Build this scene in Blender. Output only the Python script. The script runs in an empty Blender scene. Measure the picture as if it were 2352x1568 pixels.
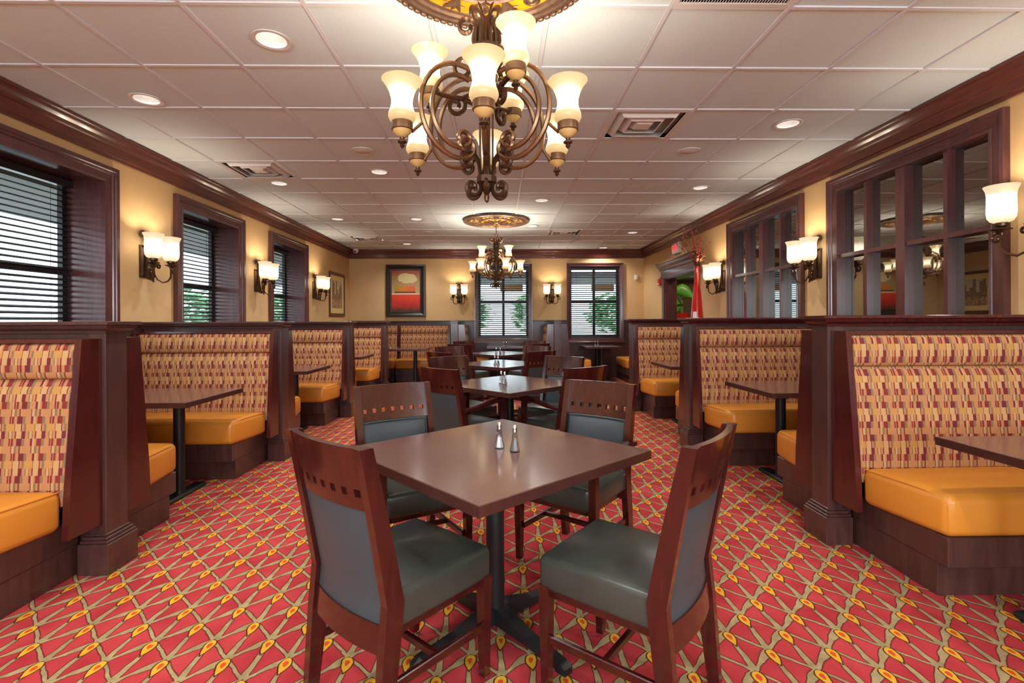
import bpy, bmesh, math, random
from mathutils import Vector, Matrix
R = math.radians
PI = math.pi
random.seed(7)
S = bpy.context.scene
COL = S.collection

# ------------------------------------------------------------------ camera
EYE = 1.27
cam_d = bpy.data.cameras.new('camera')
cam = bpy.data.objects.new('camera', cam_d)
COL.objects.link(cam)
cam_d.sensor_width = 36
cam_d.lens = 36 * 1145.67 / 2352
cam_d.shift_x = 0.0032
cam_d.shift_y = -0.01966
cam_d.clip_start = 0.05
cam_d.clip_end = 300
cam.matrix_world = Matrix.Translation((0, 0, EYE)) @ Matrix.Rotation(-0.0197, 4, 'Z') @ Matrix.Rotation(PI / 2, 4, 'X') @ Matrix.Rotation(-0.0046, 4, 'Z')
S.camera = cam

# ------------------------------------------------------------------ world, exposure
W = bpy.data.worlds.new('overcast_sky')
S.world = W
W.use_nodes = True
wb = W.node_tree.nodes['Background']
wb.inputs[0].default_value = (0.80, 0.90, 1.0, 1)
wb.inputs[1].default_value = 2.6
S.view_settings.view_transform = 'Standard'
S.view_settings.look = 'None'
S.view_settings.gamma = 1
S.view_settings.use_curve_mapping = False
S.view_settings.exposure = 0.54
S.cycles.max_bounces = 5
S.cycles.diffuse_bounces = 4
S.cycles.glossy_bounces = 3
S.cycles.transparent_max_bounces = 8
S.cycles.use_adaptive_sampling = True
S.cycles.adaptive_threshold = 0.08
S.cycles.adaptive_min_samples = 16
S.cycles.sample_clamp_indirect = 8
S.cycles.caustics_reflective = False
S.cycles.caustics_refractive = False

P_CAN = 24.0        # watts of a recessed downlight
P_SHADE = 4.6       # watts of the bulb in a glass shade
E_SHADE = 0.62       # brightness of the lit glass
P_REAR = 62.0      # watts of each fill light added behind the camera


def area_light(name, loc, rot, sx, sy, power, color):
    d = bpy.data.lights.new(name, 'AREA')
    d.shape = 'RECTANGLE'
    d.size, d.size_y, d.energy, d.color = sx, sy, power, color
    o = bpy.data.objects.new(name, d)
    o.location, o.rotation_euler = loc, rot
    COL.objects.link(o)
    return o


# cool fill lights added behind the camera, tilted up to brighten the ceiling
for wx in (-2.0, 0.0, 2.0):
    area_light('rear_fill_light', (wx, -3.42, 1.65), (R(98), 0, 0), 1.5, 1.7, P_REAR, (0.84, 0.92, 1.0))


# ------------------------------------------------------------------ node helpers
class X:
    """tiny expression builder for shader maths"""
    nt = None

    def __init__(s, sock):
        s.s = sock

    @staticmethod
    def m(op, *a):
        n = X.nt.nodes.new('ShaderNodeMath')
        n.operation = op
        for i, v in enumerate(a):
            if isinstance(v, X):
                X.nt.links.new(v.s, n.inputs[i])
            else:
                n.inputs[i].default_value = v
        return X(n.outputs[0])

    def __add__(s, o): return X.m('ADD', s, o)
    def __radd__(s, o): return X.m('ADD', o, s)
    def __sub__(s, o): return X.m('SUBTRACT', s, o)
    def __rsub__(s, o): return X.m('SUBTRACT', o, s)
    def __mul__(s, o): return X.m('MULTIPLY', s, o)
    def __rmul__(s, o): return X.m('MULTIPLY', o, s)
    def __truediv__(s, o): return X.m('DIVIDE', s, o)
    def abs(s): return X.m('ABSOLUTE', s)
    def floor(s): return X.m('FLOOR', s)
    def round(s): return X.m('ROUND', s)
    def fract(s): return X.m('FRACT', s)
    def lt(s, v): return X.m('LESS_THAN', s, v)
    def gt(s, v): return X.m('GREATER_THAN', s, v)
    def max(s, v): return X.m('MAXIMUM', s, v)
    def min(s, v): return X.m('MINIMUM', s, v)
    def sqrt(s): return X.m('SQRT', s)
    def sin(s): return X.m('SINE', s)
    def mod(s, v): return X.m('FLOORED_MODULO', s, v)


def new_mat(name):
    m = bpy.data.materials.new(name)
    m.use_nodes = True
    X.nt = m.node_tree
    return m, m.node_tree, m.node_tree.nodes['Principled BSDF']


def set_p(b, base=None, rough=None, metal=None, spec=None, coat=None, coat_rough=None):
    if base is not None: b.inputs['Base Color'].default_value = (*base, 1)
    if rough is not None: b.inputs['Roughness'].default_value = rough
    if metal is not None: b.inputs['Metallic'].default_value = metal
    if spec is not None: b.inputs['Specular IOR Level'].default_value = spec
    if coat is not None: b.inputs['Coat Weight'].default_value = coat
    if coat_rough is not None: b.inputs['Coat Roughness'].default_value = coat_rough


def coords(nt, scale=(1, 1, 1), kind='Object'):
    tc = nt.nodes.new('ShaderNodeTexCoord')
    mp = nt.nodes.new('ShaderNodeMapping')
    mp.inputs['Scale'].default_value = scale
    nt.links.new(tc.outputs[kind], mp.inputs[0])
    return mp.outputs[0]


def sep(nt, vec):
    n = nt.nodes.new('ShaderNodeSeparateXYZ')
    nt.links.new(vec, n.inputs[0])
    return X(n.outputs[0]), X(n.outputs[1]), X(n.outputs[2])


def comb(nt, x, y, z=0.0):
    n = nt.nodes.new('ShaderNodeCombineXYZ')
    for i, v in enumerate((x, y, z)):
        if isinstance(v, X): nt.links.new(v.s, n.inputs[i])
        else: n.inputs[i].default_value = v
    return n.outputs[0]


def noise(nt, vec, scale, detail=3, rough=0.5):
    n = nt.nodes.new('ShaderNodeTexNoise')
    n.inputs['Scale'].default_value = scale
    n.inputs['Detail'].default_value = detail
    n.inputs['Roughness'].default_value = rough
    nt.links.new(vec, n.inputs['Vector'])
    return X(n.outputs[0])


def white(nt, vec):
    n = nt.nodes.new('ShaderNodeTexWhiteNoise')
    nt.links.new(vec, n.inputs['Vector'])
    return X(n.outputs['Value'])


def ramp(nt, fac, stops, interp='LINEAR'):
    n = nt.nodes.new('ShaderNodeValToRGB')
    n.color_ramp.interpolation = interp
    els = n.color_ramp.elements
    while len(els) < len(stops): els.new(0.5)
    for e, (p, c) in zip(els, stops):
        e.position, e.color = p, (*c, 1)
    nt.links.new(fac.s if isinstance(fac, X) else fac, n.inputs[0])
    return n.outputs[0]


def mixc(nt, fac, a, b):
    n = nt.nodes.new('ShaderNodeMix')
    n.data_type = 'RGBA'
    if isinstance(fac, X): nt.links.new(fac.s, n.inputs[0])
    else: n.inputs[0].default_value = fac
    for i, v in ((6, a), (7, b)):
        if isinstance(v, tuple): n.inputs[i].default_value = (*v, 1)
        else: nt.links.new(v, n.inputs[i])
    return n.outputs[2]


def bump(nt, b, h, strength=0.2, dist=0.01):
    n = nt.nodes.new('ShaderNodeBump')
    n.inputs['Strength'].default_value = strength
    n.inputs['Distance'].default_value = dist
    nt.links.new(h.s, n.inputs['Height'])
    nt.links.new(n.outputs[0], b.inputs['Normal'])


def srgb(r, g, b):
    f = lambda c: (c / 255 / 12.92) if c / 255 <= 0.04045 else ((c / 255 + 0.055) / 1.055) ** 2.4
    return (f(r), f(g), f(b))


M = {}


def plain(name, base, rough=0.5, metal=0, spec=0.5, coat=0, vary=0.0, vscale=6, bmp=0, bscale=200):
    m, nt, b = new_mat(name)
    set_p(b, base, rough, metal, spec, coat, 0.1)
    if vary or bmp:
        v = coords(nt)
        if vary:
            f = noise(nt, v, vscale, 4)
            nt.links.new(ramp(nt, f, [(0.3, tuple(c * (1 - vary) for c in base)), (0.7, tuple(min(1, c * (1 + vary)) for c in base))]), b.inputs['Base Color'])
        if bmp:
            bump(nt, b, noise(nt, v, bscale, 2), bmp, 0.002)
    M[name] = m
    return m


def wood(name, c1, c2, rough=0.32, coat=0.25, scale=(14, 14, 1.6), spec=0.5, bmp=0.04):
    m, nt, b = new_mat(name)
    set_p(b, c1, rough, 0, spec, coat, 0.12)
    v = coords(nt, scale)
    f = noise(nt, v, 2.5, 5, 0.6)
    nt.links.new(ramp(nt, f, [(0.3, c1), (0.72, c2)]), b.inputs['Base Color'])
    if bmp: bump(nt, b, f, bmp, 0.002)
    M[name] = m
    return m


wood('booth_wood', srgb(64, 39, 36), srgb(88, 56, 50), 0.34, 0.3)
wood('frame_wood', srgb(60, 18, 18), srgb(84, 27, 25), 0.25, 0.5)
wood('crown_wood', srgb(82, 40, 32), srgb(112, 56, 44), 0.28, 0.4, (2, 2, 14))
wood('casing_wood', srgb(72, 38, 38), srgb(98, 54, 52), 0.28, 0.4)
wood('chair_wood', srgb(48, 14, 13), srgb(76, 22, 20), 0.24, 0.6, (18, 18, 2.5))
wood('table_wood', srgb(100, 70, 63), srgb(112, 79, 71), 0.18, 0.35, (3, 30, 3), bmp=0)
wood('edge_wood', srgb(62, 34, 30), srgb(78, 44, 38), 0.3, 0.3)
wood('wainscot_wood', srgb(56, 32, 28), srgb(74, 44, 38), 0.4, 0.15)
plain('kick_black', srgb(28, 16, 14), 0.35)
plain('wall_paint', srgb(214, 176, 122), 0.75, vary=0.05, vscale=2.2)
plain('grid_white', srgb(226, 226, 230), 0.5)
plain('vent_grey', srgb(176, 168, 160), 0.7)
plain('white_metal', srgb(225, 220, 214), 0.4, vary=0.03)
plain('can_white', srgb(240, 238, 234), 0.35)
plain('dark_hole', srgb(30, 24, 20), 0.8)
plain('orange_vinyl', srgb(214, 138, 48), 0.36, 0, 0.5, vary=0.06, vscale=3, bmp=0.06, bscale=350)
plain('green_vinyl', srgb(60, 64, 58), 0.3, 0, 0.55, vary=0.10, vscale=7, bmp=0.10, bscale=320)
plain('slate_vinyl', srgb(58, 71, 76), 0.42, 0, 0.5, vary=0.06, vscale=7, bmp=0.08, bscale=320)
plain('piping_black', srgb(24, 26, 24), 0.4)
plain('iron_black', srgb(36, 38, 40), 0.38, 0.3, bmp=0.05)
plain('bronze', srgb(92, 68, 50), 0.34, 0.75, vary=0.2, vscale=12)
plain('bronze_light', srgb(140, 108, 78), 0.34, 0.75, vary=0.15, vscale=12)
plain('medallion_bronze', srgb(120, 92, 74), 0.4, 0.55, vary=0.25, vscale=30)
plain('medallion_amber', srgb(226, 158, 24), 0.4, 0.1, vary=0.15, vscale=20)
plain('cup_cream', srgb(214, 178, 112), 0.4)
plain('chrome', (0.85, 0.85, 0.86), 0.12, 1.0)
plain('salt_white', srgb(236, 232, 226), 0.7)
plain('blind_black', srgb(38, 34, 34), 0.32)
plain('cord_black', srgb(30, 26, 26), 0.7)
plain('sash_dark', srgb(44, 34, 34), 0.35)
plain('vase_red', srgb(196, 10, 18), 0.08, 0, 0.6, 0.8)
plain('label_white', srgb(225, 222, 215), 0.5)
plain('twig_brown', srgb(92, 58, 40), 0.7)
plain('berry_red', srgb(170, 62, 50), 0.5)
plain('leaf_rust', srgb(168, 92, 50), 0.6)
plain('alarm_red', srgb(196, 30, 30), 0.35)
plain('plastic_white', srgb(232, 228, 220), 0.35)
plain('frame_black', srgb(50, 40, 34), 0.35, 0.1)
plain('frame_brown', srgb(96, 56, 34), 0.35)
plain('mat_board', srgb(222, 190, 128), 0.8)
plain('banana_leaf', srgb(92, 160, 62), 0.35, vary=0.25, vscale=5)
plain('plant_stalk', srgb(96, 120, 50), 0.5)
plain('pot_red', srgb(190, 40, 24), 0.3)
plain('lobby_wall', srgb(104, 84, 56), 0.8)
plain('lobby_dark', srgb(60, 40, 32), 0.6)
plain('concrete', srgb(226, 224, 220), 0.8, vary=0.06, vscale=2)
plain('lawn_green', srgb(120, 150, 80), 0.9, vary=0.2, vscale=3)
plain('foliage_green', srgb(128, 172, 128), 0.6, vary=0.3, vscale=2)
plain('bark', srgb(92, 74, 60), 0.8)
plain('soffit_grey', srgb(104, 108, 110), 0.7)
plain('fascia_tan', srgb(214, 164, 118), 0.7)
plain('exit_face', srgb(238, 206, 200), 0.4)
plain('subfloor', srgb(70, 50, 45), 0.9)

# ceiling tile: speckled mineral fibre
m, nt, b = new_mat('ceiling_tile')
set_p(b, srgb(226, 226, 228), 0.85, spec=0.2)
v = coords(nt)
f = noise(nt, v, 160, 3, 0.65)
nt.links.new(ramp(nt, f, [(0.30, srgb(188, 197, 200)), (0.42, srgb(220, 231, 234)), (0.8, srgb(228, 239, 242))]), b.inputs['Base Color'])
bump(nt, b, f, 0.12, 0.003)
M['ceiling_tile'] = m

# lit glass shades: hot in the middle where the bulb is, cream at the lip
for nm, hh, stops in (
        ('shade_amber', 0.17, [(0.0, (0.62, 0.38, 0.14)), (0.22, (0.95, 0.66, 0.30)), (0.42, (4.2, 3.5, 2.5)), (0.62, (3.6, 2.9, 1.9)), (0.80, (1.15, 0.82, 0.42)), (1.0, (0.92, 0.62, 0.27))]),
        ('shade_cream', 0.225, [(0.0, (0.9, 0.7, 0.42)), (0.18, (1.5, 1.25, 0.9)), (0.4, (3.8, 3.4, 2.8)), (0.62, (3.2, 2.8, 2.2)), (0.78, (1.0, 0.82, 0.55)), (1.0, (0.85, 0.68, 0.42))])):
    m, nt, b = new_mat(nm)
    set_p(b, (0.22, 0.18, 0.12), 0.35)
    v = coords(nt)
    x, y, z = sep(nt, v)
    wob = noise(nt, v, 9, 3)
    t = z * (1 / hh) + (wob - 0.5) * 0.16
    mx = 5.0
    col = ramp(nt, t, [(p, tuple(k / mx for k in c)) for p, c in stops])
    nt.links.new(col, b.inputs['Emission Color'])
    b.inputs['Emission Strength'].default_value = mx * E_SHADE
    M[nm] = m
    m.cycles.emission_sampling = 'NONE'

m, nt, b = new_mat('can_lens')
set_p(b, (0.9, 0.9, 0.9), 0.4)
b.inputs['Emission Color'].default_value = (1.0, 0.95, 0.88, 1)
b.inputs['Emission Strength'].default_value = 2.2
M['can_lens'] = m

m, nt, b = new_mat('exit_red')
set_p(b, srgb(220, 40, 40), 0.4)
b.inputs['Emission Color'].default_value = (1.0, 0.10, 0.10, 1)
b.inputs['Emission Strength'].default_value = 0.7
M['exit_red'] = m

# clear window glass (thin): mostly transparent with a faint reflection
m, nt, b = new_mat('window_glass')
out = nt.nodes['Material Output']
tr = nt.nodes.new('ShaderNodeBsdfTransparent')
tr.inputs[0].default_value = (0.93, 0.97, 0.96, 1)
gl = nt.nodes.new('ShaderNodeBsdfGlossy')
gl.inputs['Roughness'].default_value = 0.02
fr = nt.nodes.new('ShaderNodeLayerWeight')
fr.inputs[0].default_value = 0.5
fc = X(fr.outputs['Facing'])
fc = fc * fc
fc = fc * fc * 0.55 + 0.03
mx = nt.nodes.new('ShaderNodeMixShader')
nt.links.new(fc.s, mx.inputs[0])
nt.links.new(tr.outputs[0], mx.inputs[1])
nt.links.new(gl.outputs[0], mx.inputs[2])
nt.links.new(mx.outputs[0], out.inputs[0])
M['window_glass'] = m

# reflective interior glazing; near-black base stands in for the unlit room behind
m, nt, b = new_mat('unlit_room_pane')
out = nt.nodes['Material Output']
set_p(b, (0.012, 0.009, 0.007), 0.05)
gl = nt.nodes.new('ShaderNodeBsdfGlossy')
gl.inputs['Roughness'].default_value = 0.01
gl.inputs['Color'].default_value = (0.85, 0.82, 0.76, 1)
mx = nt.nodes.new('ShaderNodeMixShader')
mx.inputs[0].default_value = 0.36
nt.links.new(b.outputs[0], mx.inputs[1])
nt.links.new(gl.outputs[0], mx.inputs[2])
nt.links.new(mx.outputs[0], out.inputs[0])
M['unlit_room_pane'] = m

# shaker glass
m, nt, b = new_mat('shaker_glass')
out = nt.nodes['Material Output']
tr = nt.nodes.new('ShaderNodeBsdfTransparent')
tr.inputs[0].default_value = (0.80, 0.82, 0.84, 1)
gl = nt.nodes.new('ShaderNodeBsdfGlossy')
gl.inputs['Roughness'].default_value = 0.05
fr = nt.nodes.new('ShaderNodeLayerWeight')
fr.inputs[0].default_value = 0.55
mx = nt.nodes.new('ShaderNodeMixShader')
nt.links.new(fr.outputs['Facing'], mx.inputs[0])
nt.links.new(tr.outputs[0], mx.inputs[1])
nt.links.new(gl.outputs[0], mx.inputs[2])
nt.links.new(mx.outputs[0], out.inputs[0])
M['shaker_glass'] = m

# carpet: diagonal trellis of tan twigs with yellow teardrops on red
m, nt, b = new_mat('carpet')
set_p(b, (0.5, 0.05, 0.05), 0.95, spec=0.1)
v = coords(nt)
x, y, z = sep(nt, v)
n1 = noise(nt, v, 9, 2)
n2 = noise(nt, v, 23, 2)
PX, PY = -2.064, 2.441 + 0.036
xx = (x - PX) * (1 / 0.2295) + (n1 - 0.5) * 0.10
yy = (y - PY) * (1 / 0.2295) + (n2 - 0.5) * 0.08
u = xx - yy
w = -1.0 * xx - yy
cu = u - u.round()
cw = w - w.round()
lx = (cu - cw) * 0.5
ly = (cu + cw) * -0.5
fu, fw = u.fract(), w.fract()
# twigs (distances in repeat units)
thin = cw.abs() * 0.7071 - 0.026
thick = cu.abs() * 0.7071 - (0.050 + 0.02 * (fw * 6.283).sin())
wedge = (fu - fw).abs() * 0.5 - (0.012 + 0.050 * fw)
line = thin.min(thick).min(wedge)
# teardrops
s_ = (ly * (-1 / 0.38)).max(0.0).min(1.0)
wid = (s_.sqrt() * (1.0 - s_)) * (2.6 * 0.088)
drop = lx.abs() - wid
inside_y = ly.lt(0.0) * ly.gt(-0.385)
s2 = ((ly + 0.075) * (-1 / 0.15)).max(0.0).min(1.0)
wid2 = (s2.sqrt() * (1.0 - s2)) * (2.6 * 0.042)
drop2 = lx.abs() - wid2
pile = noise(nt, v, 5, 4)
red = ramp(nt, pile, [(0.3, srgb(164, 46, 52)), (0.7, srgb(194, 70, 72))])
tan = ramp(nt, n2, [(0.3, srgb(146, 130, 92)), (0.7, srgb(176, 156, 112))])
c = mixc(nt, line.lt(0.020), red, srgb(112, 50, 44))
c = mixc(nt, line.lt(0.0), c, tan)
c = mixc(nt, (drop.lt(0.020) * ly.lt(0.018) * ly.gt(-0.41)).min(1.0), c, srgb(84, 46, 32))
c = mixc(nt, drop.lt(-0.004) * inside_y, c, srgb(214, 164, 48))
c = mixc(nt, drop2.lt(-0.002) * ly.lt(-0.075) * ly.gt(-0.225), c, srgb(210, 78, 40))
nt.links.new(c, b.inputs['Base Color'])
bump(nt, b, noise(nt, v, 420, 2), 0.25, 0.004)
M['carpet'] = m

# booth back fabric: rows of irregular woven blocks
m, nt, b = new_mat('block_fabric')
set_p(b, (0.5, 0.3, 0.1), 0.7, spec=0.3)
v = coords(nt)
x, y, z = sep(nt, v)
row = (z * (1 / 0.0345)).floor()
k5 = row.mod(5.0)
kind = k5 - k5.gt(2.5) * 3.0 + k5.gt(3.5) * 2.0
REP = 0.094
drift = white(nt, comb(nt, row, 4.0, 0.0))
sx = x * (1 / REP) + drift * 0.30 + kind * 0.21
fx = sx.fract()
unit = white(nt, comb(nt, sx.floor().mod(5.0), kind, 1.0))
wine, brick, tn, lt_, taupe, och, brn = srgb(112, 40, 46), srgb(130, 46, 42), srgb(182, 128, 84), srgb(192, 152, 102), srgb(136, 108, 78), srgb(188, 138, 76), srgb(130, 76, 50)
rA = ramp(nt, fx, [(0.0, wine), (0.26, taupe), (0.40, tn), (0.68, wine), (0.79, lt_), (0.90, tn)], 'CONSTANT')
rA2 = ramp(nt, fx, [(0.0, brick), (0.24, taupe), (0.38, tn), (0.62, brick), (0.70, lt_), (0.73, brick), (0.84, tn)], 'CONSTANT')
rB = ramp(nt, fx, [(0.0, lt_), (0.26, wine), (0.45, tn), (0.60, taupe), (0.66, lt_), (0.78, brn), (0.81, tn), (0.93, brick)], 'CONSTANT')
rC = ramp(nt, fx, [(0.0, och), (0.28, brn), (0.31, lt_), (0.60, wine), (0.645, tn), (0.74, taupe), (0.86, och)], 'CONSTANT')
rD = ramp(nt, fx, [(0.0, tn), (0.27, wine), (0.31, lt_), (0.44, taupe), (0.56, tn), (0.66, brn), (0.76, lt_), (0.80, tn)], 'CONSTANT')
c = mixc(nt, unit.gt(0.5), rA, rA2)
c = mixc(nt, kind.gt(0.5), c, rB)
c = mixc(nt, kind.gt(1.5), c, rC)
c = mixc(nt, kind.gt(2.5), c, rD)
nt.links.new(c, b.inputs['Base Color'])
bump(nt, b, noise(nt, v, 500, 1), 0.1, 0.002)
M['block_fabric'] = m

# landscape painting on canvas (local x -0.5..0.5, z -0.5..0.5 of the canvas)
m, nt, b = new_mat('painting_canvas')
set_p(b, (0.5, 0.1, 0.02), 0.55)
v = coords(nt, (1 / 0.62, 1, 1 / 0.92))
x, y, z = sep(nt, v)
n = noise(nt, v, 6, 5)
n2 = noise(nt, v, 16, 3)
sky = ramp(nt, z + (n - 0.5) * 0.1, [(0.0, srgb(170, 138, 90)), (0.3, srgb(150, 110, 62)), (0.46, srgb(150, 66, 26))])
cl = X.m('DIVIDE', (x - 0.05), 0.36)
cz = X.m('DIVIDE', (z - 0.30), 0.13)
cloud = (cl * cl + cz * cz + (n - 0.5) * 1.6).lt(0.9)
c = mixc(nt, cloud * 0.85, sky, srgb(204, 182, 128))
field = ramp(nt, (z * -2.0) + (n - 0.5) * 0.5, [(0.1, srgb(214, 60, 8)), (0.55, srgb(196, 36, 6)), (0.95, srgb(84, 34, 16))])
c = mixc(nt, z.lt(-0.085), c, field)
c = mixc(nt, z.lt(-0.062) * z.gt(-0.09), c, srgb(206, 180, 160))
ph = (x * 9.0).fract() - 0.5
crown = X.m('SQRT', (0.25 - ph * ph).max(0.0)) * 0.20
trees = z.lt(crown + 0.03) * z.gt(-0.035) * x.gt(-0.40) * x.lt(0.34)
tc_ = ramp(nt, x + 0.5, [(0.1, srgb(150, 130, 20)), (0.4, srgb(196, 110, 24)), (0.7, srgb(206, 84, 18))])
c = mixc(nt, trees, c, tc_)
c = mixc(nt, z.lt(-0.02) * z.gt(-0.05) * x.gt(-0.40) * x.lt(0.34), c, srgb(70, 36, 18))
nt.links.new(c, b.inputs['Base Color'])
bump(nt, b, n2, 0.15, 0.004)
M['painting_canvas'] = m

# sepia townscape print
m, nt, b = new_mat('sepia_print')
set_p(b, (0.4, 0.3, 0.2), 0.4)
v = coords(nt)
x, y, z = sep(nt, v)
colm = white(nt, comb(nt, (x * 14.0).floor(), 2.0, 0.0))
sil = z.lt(colm * 0.34 - 0.02)
n = noise(nt, v, 18, 4)
c = ramp(nt, n, [(0.3, srgb(186, 166, 132)), (0.7, srgb(206, 188, 152))])
c = mixc(nt, sil, c, ramp(nt, n, [(0.3, srgb(112, 84, 62)), (0.7, srgb(150, 118, 86))]))
c = mixc(nt, z.lt(-0.10), c, ramp(nt, n, [(0.35, srgb(120, 90, 66)), (0.6, srgb(190, 150, 104))]))
nt.links.new(c, b.inputs['Base Color'])
M['sepia_print'] = m


# ------------------------------------------------------------------ mesh helpers
class MB:
    def __init__(s):
        s.v, s.f = [], []

    def add(s, verts, faces, mtx=None):
        o = len(s.v)
        if mtx is not None:
            verts = [tuple(mtx @ Vector(p)) for p in verts]
        s.v += [tuple(p) for p in verts]
        s.f += [tuple(o + i for i in f) for f in faces]
        return s

    def box(s, c, sz, mtx=None):
        x, y, z = c
        a, b_, d = sz[0] / 2, sz[1] / 2, sz[2] / 2
        vs = [(x + i * a, y + j * b_, z + k * d) for k in (-1, 1) for j in (-1, 1) for i in (-1, 1)]
        return s.add(vs, [(0, 2, 3, 1), (4, 5, 7, 6), (0, 1, 5, 4), (2, 6, 7, 3), (0, 4, 6, 2), (1, 3, 7, 5)], mtx)

    def cbox(s, c, sz, r=0.004, mtx=None):
        """box with chamfered edges"""
        h = [k / 2 for k in sz]
        r = min(r, *[k * 0.95 for k in h])
        vs, idx = [], {}
        for i in (-1, 1):
            for j in (-1, 1):
                for k in (-1, 1):
                    for ax in range(3):
                        p = [i * (h[0] - r), j * (h[1] - r), k * (h[2] - r)]
                        p[ax] = (i, j, k)[ax] * h[ax]
                        idx[(i, j, k, ax)] = len(vs)
                        vs.append(tuple(c[q] + p[q] for q in range(3)))
        fs = []
        for ax in range(3):
            o1, o2 = [q for q in range(3) if q != ax]
            for sgn in (-1, 1):
                quad = []
                for a, bb in ((-1, -1), (1, -1), (1, 1), (-1, 1)):
                    t = [0, 0, 0]
                    t[ax], t[o1], t[o2] = sgn, a, bb
                    quad.append(idx[(*t, ax)])
                fs.append(tuple(quad))
            for a in (-1, 1):
                for bb in (-1, 1):
                    t0, t1 = [0, 0, 0], [0, 0, 0]
                    t0[ax], t1[ax] = -1, 1
                    t0[o1] = t1[o1] = a
                    t0[o2] = t1[o2] = bb
                    fs.append((idx[(*t0, o1)], idx[(*t1, o1)], idx[(*t1, o2)], idx[(*t0, o2)]))
        for i in (-1, 1):
            for j in (-1, 1):
                for k in (-1, 1):
                    fs.append(tuple(idx[(i, j, k, ax)] for ax in range(3)))
        return s.add(vs, fs, mtx)

    def lathe(s, prof, n=24, mtx=None, cap=True):
        vs, fs = [], []
        for r, z in prof:
            for i in range(n):
                a = 2 * PI * i / n
                vs.append((r * math.cos(a), r * math.sin(a), z))
        for j in range(len(prof) - 1):
            for i in range(n):
                fs.append((j * n + i, j * n + (i + 1) % n, (j + 1) * n + (i + 1) % n, (j + 1) * n + i))
        if cap:
            if prof[0][0] > 1e-5: fs.append(tuple(range(n))[::-1])
            if prof[-1][0] > 1e-5: fs.append(tuple(range((len(prof) - 1) * n, len(prof) * n)))
        return s.add(vs, fs, mtx)

    def tube(s, path, r, n=6, mtx=None, closed=False, flat=1.0):
        pts = [Vector(p) for p in path]
        m_ = len(pts)
        rs = r if isinstance(r, (list, tuple)) else [r] * m_
        T = []
        for i in range(m_):
            if closed: t = pts[(i + 1) % m_] - pts[i - 1]
            else: t = pts[min(i + 1, m_ - 1)] - pts[max(i - 1, 0)]
            T.append(t.normalized())
        ref = Vector((0, 0, 1)) if abs(T[0].z) < 0.9 else Vector((1, 0, 0))
        N = (ref - T[0] * ref.dot(T[0])).normalized()
        vs, fs = [], []
        for i in range(m_):
            N = (N - T[i] * N.dot(T[i])).normalized()
            B = T[i].cross(N)
            for k in range(n):
                a = 2 * PI * (k + 0.5) / n
                vs.append(tuple(pts[i] + N * (rs[i] * math.cos(a)) + B * (rs[i] * flat * math.sin(a))))
        for i in range(m_ if closed else m_ - 1):
            j = (i + 1) % m_
            for k in range(n):
                fs.append((i * n + k, i * n + (k + 1) % n, j * n + (k + 1) % n, j * n + k))
        if not closed:
            fs.append(tuple(range(n))[::-1])
            fs.append(tuple(range((m_ - 1) * n, m_ * n)))
        return s.add(vs, fs, mtx)

    def prism(s, poly, fn0, fn1, mtx=None):
        """polygon points mapped by fn0 / fn1 to the two ends"""
        n = len(poly)
        vs = [fn0(*p) for p in poly] + [fn1(*p) for p in poly]
        fs = [tuple(range(n))[::-1], tuple(range(n, 2 * n))]
        fs += [(i, (i + 1) % n, n + (i + 1) % n, n + i) for i in range(n)]
        return s.add(vs, fs, mtx)

    def rbox(s, c, half, r, k=4, crown=(0, 0, 0), mtx=None):
        """pillow box: rounded edges, optional crown on each axis (+ side)"""
        vs, fs, key = [], [], {}

        def vid(d):
            kk = tuple(round(q, 5) for q in d)
            if kk in key: return key[kk]
            L = math.sqrt(sum(q * q for q in d))
            p = []
            for q in range(3):
                sg = 0 if abs(d[q]) < 1e-6 else (1 if d[q] > 0 else -1)
                p.append(d[q] / L * r + sg * (half[q] - r))
            a = [p[q] / half[q] for q in range(3)]
            for q in range(3):
                if crown[q] and a[q] > 0:
                    o1, o2 = [t for t in range(3) if t != q]
                    p[q] += crown[q] * (1 - a[o1] ** 2) * (1 - a[o2] ** 2)
            key[kk] = len(vs)
            vs.append(tuple(c[q] + p[q] for q in range(3)))
            return key[kk]
        st = [math.tan(PI / 4 * (-1 + 2 * i / (2 * k))) for i in range(2 * k + 1)]
        for ax in range(3):
            o1, o2 = [q for q in range(3) if q != ax]
            for sg in (-1, 1):
                for i in range(2 * k):
                    for j in range(2 * k):
                        q4 = []
                        for a, bb in ((i, j), (i + 1, j), (i + 1, j + 1), (i, j + 1)):
                            d = [0, 0, 0]
                            d[ax], d[o1], d[o2] = sg, st[a], st[bb]
                            q4.append(vid(d))
                        fs.append(tuple(q4))
        return s.add(vs, fs, mtx)

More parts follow.
